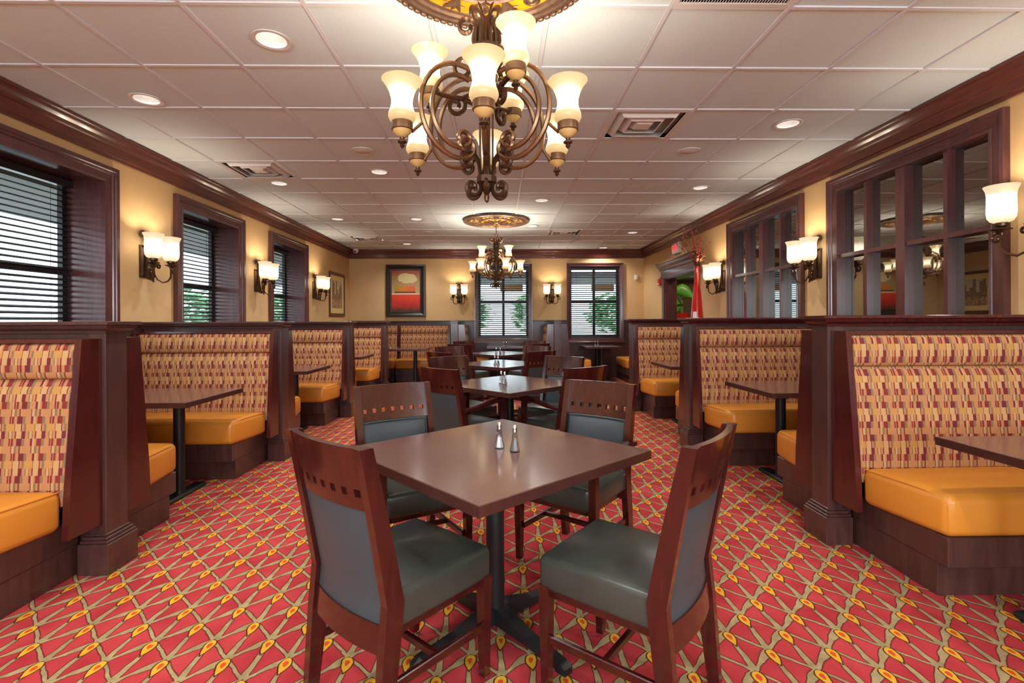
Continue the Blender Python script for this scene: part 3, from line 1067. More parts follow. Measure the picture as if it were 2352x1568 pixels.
def leaf_cloud(n, rx, ry, rz, z0, sz):
    mb = MB()
    for _ in range(n):
        a, c_ = random.uniform(0, 2 * PI), random.uniform(-1, 1)
        r = random.uniform(0.55, 1.0)
        s_ = math.sqrt(1 - c_ * c_)
        p = Vector((rx * r * s_ * math.cos(a), ry * r * s_ * math.sin(a), z0 + rz * r * c_))
        m3 = Matrix.Translation(p) @ Matrix.Rotation(random.uniform(0, 6.28), 4, 'Z') @ Matrix.Rotation(random.uniform(-1.2, 1.2), 4, 'X')
        q = sz * random.uniform(0.6, 1.3)
        mb.add([(-q, 0, 0), (0, -q * 0.4, 0), (q, 0, 0), (0, q * 0.4, 0.02)], [(0, 1, 2, 3)], m3)
    return mb


shr = thing('garden_shrub', '', 'shrub', group='shrubs outside the windows')
fo = leaf_cloud(1100, 1.5, 1.0, 0.85, 1.75, 0.15).build('foliage', 'foliage_green', shr)
fo['kind'] = 'stuff'
MB().tube([(0, 0, -0.2), (0.05, 0, 0.5), (0, 0.05, 1.4)], [0.07, 0.05, 0.02], 6).build('stem', 'bark', shr)
sl = ['green shrub outside the end wall window behind the far chandelier', 'green shrub showing between the slats of both end wall windows', 'green shrub outside the end wall window by the corner booth', 'green shrub outside beyond the corner booth window edge',
      'green shrub outside the middle deep-set window', 'green shrub outside the farthest deep-set window']
for i, (x, y, r_) in enumerate(((-1.6, 18.0, 0.3), (1.5, 18.6, 1.9), (4.6, 18.2, 3.0), (7.6, 18.6, 4.4), (-10.2, 16.2, 1.0), (-8.2, 19.4, 2.2))):
    place(shr, i > 0, (x, y, -0.2), r_, sl[i], 'shrubs outside the windows')


# ------------------------------------------------------------------ booths
def divider(label, x0, x1, y, zc, end):
    """half-height wall along X at y; end=+1 pilaster at x1, -1 at x0"""
    t = thing('booth_divider', label, 'partition', (x0 if end < 0 else x1, y, 0), 0 if end < 0 else PI, 'half-height booth dividers')
    L = x1 - x0
    MB().cbox((0.09 + (L - 0.09) / 2, 0, (zc - 0.05) / 2), (L - 0.09, 0.105, zc - 0.05), 0.003).build('panel', 'booth_wood', t)
    MB().cbox((0.045, 0, (zc - 0.05) / 2), (0.09, 0.15, zc - 0.05), 0.004).build('pilaster', 'booth_wood', t)
    mb = MB()
    for k, (a, h0, h1) in enumerate(((0.032, 0, 0.155), (0.026, 0.155, 0.170), (0.018, 0.170, 0.186), (0.008, 0.186, 0.200))):
        mb.cbox((0.045, 0, (h0 + h1) / 2), (0.09 + 2 * a, 0.15 + 2 * a, h1 - h0), 0.004)
    mb.build('plinth', 'booth_wood', t)
    mb = MB()
    CPF = [(0.000, -0.062), (0.010, -0.060), (0.012, -0.048), (0.026, -0.036), (0.030, -0.020), (0.044, -0.016), (0.044, -0.002), (0.040, 0.0)]
    nL = len(CPF)
    for d_, h_ in CPF:
        mb.v += [(-d_, -0.075 - d_, zc + h_), (L, -0.075 - d_, zc + h_), (L, 0.075 + d_, zc + h_), (-d_, 0.075 + d_, zc + h_)]
    for q in range(nL - 1):
        for k in range(4):
            mb.f.append((q * 4 + k, q * 4 + (k + 1) % 4, q * 4 + 4 + (k + 1) % 4, q * 4 + 4 + k))
    mb.f += [(0, 1, 2, 3), tuple((nL - 1) * 4 + k for k in range(4))]
    mb.build('cap', 'frame_wood' if end < 0 else 'booth_wood', t)
    return t


def make_bench(L, zc, aisle=0, cut=0.0):
    """bench facing -y, back plane at y=0, centred on x; the seat stops `cut` short of the back on the aisle side"""
    t = thing('booth_bench', '', 'bench', group='upholstered booth benches')
    h = L / 2
    zt = zc - 0.105
    for s_ in (-1, 1):
        MB().prism([(0, 0.25), (-0.20, 0.25), (-0.19, 0.46), (-0.120, zt + 0.018), (0, zt + 0.018)], lambda y_, z_: (s_ * h, y_, z_), lambda y_, z_: (s_ * (h - 0.032), y_, z_)).build('side_board', 'frame_wood', t)
    MB().prism([(0, zt), (-0.122, zt), (-0.120, zt + 0.018), (0, zt + 0.018)], lambda y_, z_: (-h + 0.032, y_, z_), lambda y_, z_: (h - 0.032, y_, z_)).build('top_board', 'frame_wood', t)
    w = h - 0.036
    Ls, xs = L - cut, -aisle * cut / 2
    hs = Ls / 2
    c2 = cut * 0.35
    hc_, xc_ = (L - c2) / 2, -aisle * c2 / 2

    def cushion(prof, name):
        mb = MB()
        n = len(prof)
        cy, cz = sum(p[0] for p in prof) / n, sum(p[1] for p in prof) / n
        st = [(-w, 0.80), (-w + 0.006, 0.93), (-w + 0.02, 1.0)] + [(-w + 0.02 + (2 * w - 0.04) * k / 6, 1.0) for k in range(1, 6)] + [(w - 0.02, 1.0), (w - 0.006, 0.93), (w, 0.80)]
        for x_, sc in st:
            for y_, z_ in prof:
                mb.v.append((x_, cy + (y_ - cy) * sc, cz + (z_ - cz) * (1 - (1 - sc) * 0.25)))
        for i in range(len(st) - 1):
            for j in range(n):
                k = (j + 1) % n
                mb.f.append((i * n + j, i * n + k, (i + 1) * n + k, (i + 1) * n + j))
        mb.f += [tuple(range(n)), tuple(range((len(st) - 1) * n, len(st) * n))]
        return mb.build(name, 'block_fabric', t, True, sharp=60)
    z1 = zt - 0.175
    fy = lambda z_: -0.172 + (z_ - 0.46) / (zt - 0.46) * 0.062
    lower = [(-0.01, 0.40)]
    for k in range(13):
        s_ = k / 12
        z_ = 0.40 + (z1 - 0.40) * s_
        bul = 0.018 * (1 - abs(2 * s_ - 1) ** 6) - 0.012 * (s_ > 0.93) * (s_ - 0.93) / 0.07
        lower.append((fy(z_) - bul, z_))
    lower.append((-0.01, z1))
    cushion(lower, 'back_cushion')
    roll = [(-0.01, z1 + 0.002)]
    for k in range(13):
        a = -PI / 2 + PI * k / 12
        z_ = (z1 + zt) / 2 + (zt - z1) / 2 * math.sin(a) * 0.985
        roll.append((fy(z_) + 0.014 - 0.034 * math.cos(a) ** 0.6, z_))
    roll.append((-0.01, zt - 0.002))
    cushion(roll, 'headrest_roll')
    mb = MB().rbox((xc_, -0.395, 0.385), (hc_ - 0.004, 0.225, 0.098), 0.045, 4, (0, 0, 0.018))
    # the aisle end of the seat is cut slightly on the skew
    mb.v = [(p[0] - aisle * (0.6 * cut * max(0.0, (-0.19 - p[1]) / 0.43) if aisle * (p[0] - xc_) > hc_ - 0.06 else 0.0), p[1], p[2]) for p in mb.v]
    mb.build('seat_cushion', 'orange_vinyl', t, True, sharp=80)
    for s_ in (-1, 1):
        x_ = xc_ + s_ * (hc_ - 0.014)
        sk = lambda q: -aisle * (0.6 * cut * q if s_ == aisle else 0.0)
        MB().tube([(x_, -0.19, 0.475), (x_ + sk(0.72), -0.50, 0.474), (x_ + sk(0.88) - s_ * 0.004, -0.57, 0.462), (x_ + sk(0.96) - s_ * 0.004, -0.604, 0.43), (x_ + sk(0.97) - s_ * 0.004, -0.606, 0.32)], 0.0035, 5).build('welt_seam', 'orange_vinyl', t, True)
    MB().cbox((xs, -0.305, 0.222), (Ls - 0.012, 0.61, 0.135), 0.004).build('skirt_board', 'booth_wood', t)
    MB().cbox((xs, -0.275, 0.0775), (Ls - 0.02, 0.55, 0.155), 0.004).build('toe_kick', 'booth_wood', t)
    return t


DL = [2.655, 4.72, 6.80, 8.96]
DR = [2.88, 4.95, 7.08]
XEL, XER = -2.004, 1.872
ordn = ['nearest', 'second', 'third', 'fourth']
for k, y in enumerate(DL):
    divider('%s dark wood half-height booth divider with pilaster on the window wall side' % ordn[k], XL + 0.02, XEL, y, ZCAPL, 1)
for k, y in enumerate(DR):
    divider('%s dark wood half-height booth divider with pilaster on the interior window side' % ordn[k], XER, XR - 0.02, y, ZCAPR, -1)
LLn = (XEL - 0.018) - (XL + 0.03)
LRn = (XR - 0.03) - (XER + 0.018)
CUT = 0.11
GB = 'upholstered booth benches'
xl, xr = XEL - 0.018 - LLn / 2, XER + 0.018 + LRn / 2
protos = {(0, 0): make_bench(LLn, ZCAPL, 1, CUT), (0, 1): make_bench(LLn, ZCAPL, -1, CUT), (1, 0): make_bench(LRn, ZCAPR, -1, CUT), (1, 1): make_bench(LRn, ZCAPR, 1, CUT)}
seen = set()
for sd, ys, xc, where in ((0, DL, xl, 'window wall side'), (1, DR, xr, 'interior window side')):
    for k, y in enumerate(ys):
        for bk in (0, 1):
            if sd and bk and k == 2: continue
            lab = ('orange-seated patterned booth bench facing the viewer against the %s divider on the %s', 'orange-seated booth bench facing away behind the %s divider on the %s')[bk]
            place(protos[(sd, bk)], (sd, bk) in seen, (xc, y - 0.077 + 0.154 * bk, 0), PI * bk, lab % (ordn[k], where), GB)
            seen.add((sd, bk))
# long bench against the end wall in the corner
cb = make_bench(1.10, ZCAPR)
place(cb, 0, (-1.62, YB - 0.05, 0), 0, 'patterned bench against the end wall under the landscape painting', GB)
place(cb, 1, (-2.73, YB - 0.05, 0), 0, 'patterned bench against the end wall in the far corner under the sepia picture', GB)


# end wall dividers that run away from the wall, with benches either side
def stub(x, label):
    t = thing('booth_divider', label, 'partition', (x, 10.05, 0), PI / 2, 'half-height booth dividers')
    L, zc = YB - 0.02 - 10.05, ZCAPR
    MB().cbox((0.09 + (L - 0.09) / 2, 0, (zc - 0.05) / 2), (L - 0.09, 0.105, zc - 0.05), 0.003).build('panel', 'booth_wood', t)
    MB().cbox((0.045, 0, (zc - 0.05) / 2), (0.09, 0.15, zc - 0.05), 0.004).build('pilaster', 'booth_wood', t)
    MB().cbox((0.045, 0, 0.09), (0.12, 0.152, 0.18), 0.01).build('plinth', 'booth_wood', t)
    MB().cbox((L / 2 - 0.02, 0, zc - 0.04), (L + 0.03, 0.151, 0.03), 0.004).build('cap_mould', 'booth_wood', t)
    MB().cbox((L / 2 - 0.022, 0, zc - 0.013), (L + 0.045, 0.153, 0.026), 0.006).build('cap', 'booth_wood', t)
    return t


stub(-0.90, 'short dark wood divider standing out from the end wall beside the landscape painting bench')
stub(1.19, 'short dark wood divider standing out from the end wall between its two windows')
sb = make_bench(0.92, ZCAPR)
yb = YB - 0.03 - 0.46
place(sb, 0, (-0.90 + 0.077, yb, 0), PI / 2, 'patterned bench by the far window facing sideways, on its left', GB)
place(sb, 1, (1.19 - 0.077, yb, 0), -PI / 2, 'patterned bench by the far window facing sideways, on its right', GB)
place(sb, 1, (1.19 + 0.077, yb, 0), PI / 2, 'patterned bench facing the corner table by the last end wall window', GB)
place(sb, 1, (XR - 0.03, yb, 0), -PI / 2, 'orange-seated bench backed against the interior window wall in the far corner', GB)


# ------------------------------------------------------------------ tables
def make_base(t, h, arm, zt):
    MB().lathe([(0.042, 0.05), (0.038, 0.08), (0.038, zt - 0.03), (0.038, zt - 0.02)], 20).build('column', 'iron_black', t, True)
    MB().cbox((0, 0, zt - 0.012), (0.30, 0.30, 0.012), 0.003).build('mount_plate', 'iron_black', t)
    for k in range(4):
        a = R(k * 90) + arm
        mtx = Matrix.Rotation(a, 4, 'Z')
        pr = [(0.0, 0.03), (0.0, 0.095), (0.06, 0.088), (0.20, 0.052), (h - 0.03, 0.036), (h, 0.024), (h, 0.0), (h - 0.04, 0.0), (h - 0.06, 0.012), (0.2, 0.022)]
        MB().prism(pr, lambda x_, z_: (x_, -0.032 + 0.012 * x_ / h, z_), lambda x_, z_: (x_, 0.032 - 0.012 * x_ / h, z_), mtx).build('foot', 'iron_black', t)


def edge_band(t, hx, hy, zt):
    MB().ring((-hx + 0.003, -hy + 0.003, hx - 0.003, hy - 0.003), [(0.0, zt - 0.001), (0.002, zt - 0.001), (0.003, zt - 0.003), (0.003, zt - 0.036), (0.0, zt - 0.037)], lambda u_, v_, h_: (u_, v_, h_)).build('edge_band', 'edge_wood', t)


def make_square_table(side):
    t = thing('dining_table', '', 'table', group='square dining tables down the middle')
    MB().cbox((0, 0, 0.737 - 0.0185), (side - 0.006, side - 0.006, 0.037), 0.002).build('table_top', 'table_wood', t)
    edge_band(t, side / 2, side / 2, 0.737)
    make_base(t, 0.40, 0, 0.70)
    return t


def make_booth_table(w, d):
    t = thing('booth_table', '', 'table', group='booth tables')
    MB().cbox((0, 0, 0.745 - 0.018), (w - 0.006, d - 0.006, 0.036), 0.002).build('table_top', 'table_wood', t)
    edge_band(t, w / 2, d / 2, 0.745)
    t2 = t
    for sx in (-w * 0.27, w * 0.27):
        MB().lathe([(0.042, 0.03), (0.038, 0.06), (0.038, 0.709)], 16, Matrix.Translation((sx, 0, 0))).build('column', 'iron_black', t, True)
        MB().cbox((sx, 0, 0.016), (0.10, 0.52, 0.032), 0.012).build('foot', 'iron_black', t)
    return t


tabs = [((-0.02, 2.085), -3.6), ((0.09, 4.33), -1.0), ((0.02, 6.36), 3.0), ((0.03, 8.42), 0.0)]
tl = ['square dark wood table nearest the viewer, four chairs around it', 'second square table from the viewer, turned cornerwise with armchairs', 'third square table from the viewer', 'farthest square table before the end wall']
tab0 = make_square_table(0.915)
for i, ((x, y), a) in enumerate(tabs):
    place(tab0, i > 0, (x, y, 0), R(45 + a), tl[i], 'square dining tables down the middle')
bt = make_booth_table(1.20, 0.74)
bw = 1.20
bl = [((-2.06 - bw / 2, (DL[0] + DL[1]) / 2), 0, 'booth table between the nearest and second dividers on the window wall side'),
      ((-2.06 - bw / 2, (DL[1] + DL[2]) / 2), 0, 'booth table between the second and third dividers on the window wall side'),
      ((-2.06 - bw / 2, (DL[2] + DL[3]) / 2), 0, 'booth table between the third and fourth dividers on the window wall side'),
      ((1.955 + bw / 2, 1.83), 0, 'booth table at the picture edge in front of the nearest bench'),
      ((1.955 + bw / 2, (DR[0] + DR[1]) / 2), 0, 'booth table between the nearest and second dividers on the interior window side'),
      ((1.955 + bw / 2, (DR[1] + DR[2]) / 2), 0, 'booth table between the second and third dividers on the interior window side'),
      ((-1.40 - bw / 2, 10.02), 0, 'booth table in the far corner in front of the painting bench')]
for i, ((x, y), a, lab) in enumerate(bl):
    place(bt, i > 0, (x, y, 0), a, lab, 'booth tables')
wt = make_booth_table(0.94, 0.74)
place(wt, 0, (0.12, 10.55, 0), PI / 2, 'table under the end wall window behind the far chandelier', 'booth tables')
place(wt, 1, (2.13, 10.55, 0), PI / 2, 'table under the last end wall window near the doorway', 'booth tables')


# ------------------------------------------------------------------ chairs
def yz(z):
    """rake of the chair back: y at height z"""
    if z < 0.44: return -0.245 + 0.045 * (z / 0.44)
    s_ = (z - 0.44) / 0.475
    return -0.200 - 0.085 * s_ - 0.012 * s_ * s_


def bow(x_): return -0.030 * (1 - (x_ / 0.215) ** 2)


def make_chair(arms):
    t = thing('dining_armchair' if arms else 'dining_chair', '', 'chair', group='mahogany dining chairs')
    MB().rbox((0, 0.012, 0.410), (0.214, 0.212, 0.060), 0.028, 4, (0, 0, 0.016)).build('seat_cushion', 'green_vinyl', t, True, sharp=80)
    zs = [0, 0.15, 0.3, 0.44, 0.55, 0.67, 0.79, 0.915]
    for s_ in (-1, 1):
        mb = MB()
        n = len(zs)
        for z_ in zs:
            wy = 0.020 + 0.010 * min(1, z_ / 0.3) - 0.008 * max(0, (z_ - 0.5) / 0.4)
            yc = yz(z_)
            for dx, dy in ((-0.0165, -1), (0.0165, -1), (0.0165, 1), (-0.0165, 1)):
                mb.v.append((s_ * 0.2035 + dx, yc + dy * wy, z_))
        for i in range(n - 1):
            for k in range(4):
                mb.f.append((i * 4 + k, i * 4 + (k + 1) % 4, i * 4 + 4 + (k + 1) % 4, i * 4 + 4 + k))
        mb.f += [(0, 1, 2, 3), tuple((n - 1) * 4 + k for k in range(4))]
        mb.build('rear_leg', 'chair_wood', t)
        # front leg, tapered, with a steel glide
        mb = MB()
        top = 0.372 if not arms else 0.635
        for z_, hw in ((0.012, 0.014), (0.36, 0.020), (top, 0.018)):
            for dx, dy in ((-1, -1), (1, -1), (1, 1), (-1, 1)):
                ox = 0.197 if not arms else 0.222
                mb.v.append((s_ * ox + dx * hw, 0.196 + dy * hw, z_))
        for i in range(2):
            for k in range(4):
                mb.f.append((i * 4 + k, i * 4 + (k + 1) % 4, i * 4 + 4 + (k + 1) % 4, i * 4 + 4 + k))
        mb.f += [(0, 1, 2, 3), (8, 9, 10, 11)]
        lg = mb.build('front_leg', 'chair_wood', t)
        MB().lathe([(0.011, 0.0), (0.012, 0.013)], 10, Matrix.Translation((s_ * (0.197 if not arms else 0.222), 0.196, 0))).build('glide', 'chrome', lg)
        MB().cbox((s_ * 0.2, -0.02, 0.19), (0.018, 0.42, 0.030), 0.003).build('side_stretcher', 'chair_wood', t)
        MB().cbox((s_ * 0.178, -0.005, 0.345), (0.022, 0.38, 0.045), 0.003).build('seat_rail', 'chair_wood', t)
        if arms:
            MB().prism([(-0.245, 0.592), (-0.10, 0.600), (0.10, 0.628), (0.222, 0.634), (0.222, 0.658), (0.08, 0.652), (-0.10, 0.622), (-0.245, 0.614)],
                       lambda y_, z_: (s_ * 0.2035 if y_ < -0.2 else s_ * 0.204, y_, z_), lambda y_, z_: (s_ * 0.250, y_, z_)).build('armrest', 'chair_wood', t)
    MB().cbox((0, 0.178, 0.345), (0.36, 0.022, 0.045), 0.003).build('seat_rail', 'chair_wood', t)
    MB().cbox((0, -0.02, 0.19), (0.39, 0.018, 0.026), 0.003).build('cross_stretcher', 'chair_wood', t)

    def slab(x0, x1, z0, z1, th, name, mat, nx=10, holes=None, off=0.0):
        us = [x0 + (x1 - x0) * k / nx for k in range(nx + 1)]
        vs = [z0, (z0 + z1) / 2, z1]
        if holes:
            us, vs = set([x0, x1]), [z0] + list(holes[1]) + [z1 - 0.05, z1]
            for c_ in holes[0]:
                us |= {c_ - holes[2], c_ + holes[2]}
            us = sorted(us)

        def solid(i, j):
            if not holes: return True
            cu_ = (us[i] + us[i + 1]) / 2
            cv_ = (vs[j] + vs[j + 1]) / 2
            return not (holes[1][0] < cv_ < holes[1][1] and any(abs(cu_ - c_) < holes[2] for c_ in holes[0]))
        MB().perf(us, vs, solid, lambda u_, v_, sd: (u_, yz(v_) + bow(u_) + off + (th / 2 if sd == 0 else -th / 2), v_)).build(name, mat, t, True, sharp=35)
    hc = [-0.162 + 0.054 * k for k in range(7)]
    slab(-0.189, 0.189, 0.725, 0.915, 0.022, 'top_rail', 'chair_wood', holes=(hc, (0.765, 0.789), 0.012))
    slab(-0.189, 0.189, 0.292, 0.375, 0.022, 'lower_rail', 'chair_wood', off=-0.002)
    # padded back, puffed towards the sitter
    mb = MB()
    nx, nz = 10, 10
    for sd in (0, 1):
        for i in range(nx + 1):
            for j in range(nz + 1):
                u_ = -0.186 + 0.372 * i / nx
                v_ = 0.372 + 0.350 * j / nz
                e = (1 - abs(2 * i / nx - 1) ** 5) * (1 - abs(2 * j / nz - 1) ** 5)
                mb.v.append((u_, yz(v_) + bow(u_) + ((0.008 + 0.022 * e) if sd == 0 else (-0.006 - 0.005 * e)), v_))
    n1_ = (nx + 1) * (nz + 1)
    q = lambda i, j, sd: sd * n1_ + i * (nz + 1) + j
    for i in range(nx):
        for j in range(nz):
            mb.f.append((q(i, j, 0), q(i + 1, j, 0), q(i + 1, j + 1, 0), q(i, j + 1, 0)))
            mb.f.append((q(i, j, 1), q(i, j + 1, 1), q(i + 1, j + 1, 1), q(i + 1, j, 1)))
    for i in range(nx):
        mb.f.append((q(i, 0, 0), q(i, 0, 1), q(i + 1, 0, 1), q(i + 1, 0, 0)))
        mb.f.append((q(i, nz, 0), q(i + 1, nz, 0), q(i + 1, nz, 1), q(i, nz, 1)))
    for j in range(nz):
        mb.f.append((q(0, j, 0), q(0, j + 1, 0), q(0, j + 1, 1), q(0, j, 1)))
        mb.f.append((q(nx, j, 0), q(nx, j, 1), q(nx, j + 1, 1), q(nx, j + 1, 0)))
    pad = mb.build('back_pad', 'slate_vinyl', t, True, sharp=50)
    pts = []
    for k in range(11): pts.append((-0.180 + 0.036 * k, 0.714))
    for k in range(1, 6): pts.append((0.180, 0.714 - 0.045 * k))
    pts = [(-0.180, 0.714 - 0.045 * k) for k in range(5, 0, -1)] + pts
    MB().tube([(u_, yz(v_) + bow(u_) + 0.017, v_) for u_, v_ in pts], 0.0035, 5).build('piping', 'piping_black', pad, True)
    return t


K = 1.0583
chairs = [  # seat centre, facing angle, arms, label
    ((-0.335, 1.765), -42, 0, 'chair at the nearest table seen from behind, at its left corner edge'),
    ((0.435, 1.735), 51, 0, 'chair at the nearest table turned away to the right, seat towards the viewer'),
    ((-0.455, 2.60), 211, 1, 'chair across the nearest table on the left, facing the viewer'),
    ((0.40, 2.665), 141, 1, 'chair across the nearest table on the right, blue sheen on its back'),
    ((-0.262, 4.04), -44, 1, 'armchair at the second table seen from behind on the left'),
    ((0.50, 4.08), 37, 1, 'armchair at the second table seen from behind on the right'),
    ((-0.32, 4.86), 220, 0, 'chair across the second table on the left, facing the viewer'),
    ((0.475, 4.78), 142, 0, 'chair across the second table on the right, facing the viewer'),
    ((-0.49, 6.02), -46, 0, 'chair at the third table seen from behind on the left'),
    ((0.32, 6.14), 38, 0, 'chair at the third table seen from behind on the right'),
    ((-0.56, 6.92), 211, 0, 'chair across the third table on the left, facing the viewer'),
    ((0.36, 6.92), 140, 0, 'chair across the third table on the right, facing the viewer'),
    ((-0.45, 8.02), -35, 0, 'chair at the farthest square table seen from behind on the left'),
    ((0.44, 8.05), 45, 0, 'chair at the farthest square table seen from behind on the right'),
    ((-0.45, 8.84), 220, 0, 'chair across the farthest square table on the left, half hidden'),
    ((0.48, 8.86), 145, 0, 'chair across the farthest square table on the right, half hidden')]
ch, ac = make_chair(False), make_chair(True)
used = [0, 0]
for (x, y), a, arm, lab in chairs:
    place((ch, ac)[arm], used[arm], (x, y, 0), R(a), 'mahogany ' + lab, 'mahogany dining chairs')
    used[arm] = 1


# ------------------------------------------------------------------ salt and pepper shakers
def make_shaker(fill):
    t = thing('table_shaker', '', 'shaker', group='salt and pepper shakers')
    MB().lathe([(0.0205, 0.0), (0.0215, 0.003), (0.0205, 0.010), (0.0155, 0.030), (0.0115, 0.058), (0.0095, 0.082)], 8).build('glass_body', 'shaker_glass', t)
    MB().lathe([(0.0185, 0.004), (0.0175, 0.011), (0.0125, 0.030), (0.010, 0.045)], 8).build('contents', fill, t)
    MB().lathe([(0.0102, 0.080), (0.0105, 0.086), (0.0098, 0.088), (0.0105, 0.091), (0.0098, 0.101), (0.006, 0.107), (0.0001, 0.1085)], 16).build('cap', 'chrome', t, True)
    return t


plain('pepper_grey', srgb(150, 144, 138), 0.8)
sh0, sh1 = make_shaker('salt_white'), make_shaker('pepper_grey')
shk = [((0.0, 2.105), (0.063, 2.045), 0.737, 'nearest table'), ((0.018, 4.29), (0.048, 4.23), 0.737, 'second square table'), ((-0.052, 6.24), (-0.012, 6.15), 0.737, 'third square table'),
       ((-0.045, 8.12), (0.02, 8.06), 0.737, 'farthest square table'), ((0.10, 10.32), (0.155, 10.28), 0.745, 'table under the window behind the far chandelier'),
       ((2.00, 10.32), (2.055, 10.32), 0.745, 'table under the last end wall window')]
for i, (a, b_, z_, lab) in enumerate(shk):
    place(sh0, i > 0, (*a, z_), 0.2, 'glass salt shaker with chrome cap on the ' + lab, 'salt and pepper shakers')
    place(sh1, i > 0, (*b_, z_), 0.5, 'glass pepper shaker with chrome cap on the ' + lab, 'salt and pepper shakers')
place(sh0, 1, (-2.12, 9.80, 0.745), 0, 'lone glass shaker on the far corner booth table', 'salt and pepper shakers')


def bulb(parent, loc, power, color=(1.0, 0.90, 0.74)):
    d = bpy.data.lights.new('bulb', 'POINT')
    d.energy, d.color, d.shadow_soft_size = power, color, 0.03
    o = bpy.data.objects.new('bulb', d)
    COL.objects.link(o)
    o.parent = parent
    o.location = loc
    return o


# ------------------------------------------------------------------ chandeliers and medallions
def make_medallion():
    t = thing('ceiling_medallion', '', 'ceiling medallion', group='ornate ceiling medallions')
    MB().lathe([(0.0001, -0.030), (0.24, -0.028), (0.42, -0.018), (0.42, 0.0), (0.0001, 0.0)], 64).build('amber_field', 'medallion_amber', t, True)
    MB().lathe([(0.500, 0.0), (0.500, -0.020), (0.480, -0.034), (0.462, -0.036), (0.456, -0.024), (0.446, -0.024), (0.440, -0.036), (0.420, -0.038), (0.412, -0.026), (0.402, -0.026), (0.396, -0.012)], 64, cap=False).build('outer_moulding', 'medallion_bronze', t, True)
    MB().lathe([(0.285, -0.018), (0.282, -0.038), (0.270, -0.044), (0.258, -0.036), (0.250, -0.044), (0.238, -0.042), (0.230, -0.024)], 64, cap=False).build('inner_moulding', 'medallion_bronze', t, True)
    lob = MB().rbox((0, 0, 0), (0.012, 0.018, 0.016), 0.011, 2).build('rim_lobe', 'medallion_bronze', t, True, loc=(0.505, 0, -0.017))
    for k in range(1, 84):
        a = 2 * PI * k / 84
        o = lob.copy()
        COL.objects.link(o)
        o.location = (0.505 * math.cos(a), 0.505 * math.sin(a), -0.017)
        o.rotation_euler = (0, 0, a)
    ros = MB().lathe([(0.045, -0.012), (0.042, -0.030), (0.030, -0.034), (0.024, -0.026), (0.014, -0.036), (0.0001, -0.040)], 16, cap=False).build('rosette', 'medallion_bronze', t, True, loc=(0.342, 0, 0))
    lf = MB()
    for s_ in (-1, 0, 1):
        lf.tube([(-0.055, 0, -0.026), (0.0, 0.02 * s_, -0.034), (0.035, 0.045 * s_, -0.030)], [0.010, 0.012, 0.004], 6)
    lf.tube([(0.0, -0.055, -0.026), (0.0, 0.055, -0.026)], [0.004, 0.004], 5)
    leaf = lf.build('acanthus_leaf', 'medallion_bronze', t, True, loc=(0.342 * math.cos(PI / 8), 0.342 * math.sin(PI / 8), 0), rot=(0, 0, PI / 8))
    pet = MB().tube([(0.05, 0, -0.030), (0.12, 0, -0.046), (0.215, 0, -0.034)], [0.012, 0.022, 0.004], 6, flat=0.5).build('petal', 'medallion_bronze', t, True)
    for k in range(1, 12):
        a = 2 * PI * k / 12
        o = pet.copy(); COL.objects.link(o); o.rotation_euler = (0, 0, a)
    for k in range(1, 8):
        a = 2 * PI * k / 8
        o = ros.copy(); COL.objects.link(o); o.location = (0.342 * math.cos(a), 0.342 * math.sin(a), 0); o.rotation_euler = (0, 0, a)
        a += PI / 8
        o = leaf.copy(); COL.objects.link(o); o.location = (0.342 * math.cos(a), 0.342 * math.sin(a), 0); o.rotation_euler = (0, 0, a)
    return t


med = make_medallion()
CH = [(-0.05, 2.145), (-0.035, 7.79)]
place(med, 0, (CH[0][0], CH[0][1], ZC - 0.001), 0.1, 'large round bronze and amber ceiling medallion cut by the top edge', 'ornate ceiling medallions')
place(med, 1, (CH[1][0], CH[1][1], ZC - 0.001), 0.4, 'round ceiling medallion over the far chandelier', 'ornate ceiling medallions')

CHSHADE = [(0.0001, 0.0), (0.030, 0.0), (0.046, 0.010), (0.0535, 0.026), (0.052, 0.040), (0.0445, 0.058), (0.041, 0.078), (0.0425, 0.100), (0.050, 0.126), (0.063, 0.150), (0.077, 0.168), (0.079, 0.170),
           (0.075, 0.169), (0.061, 0.149), (0.048, 0.125), (0.0405, 0.100), (0.039, 0.078), (0.0425, 0.058), (0.049, 0.040)]


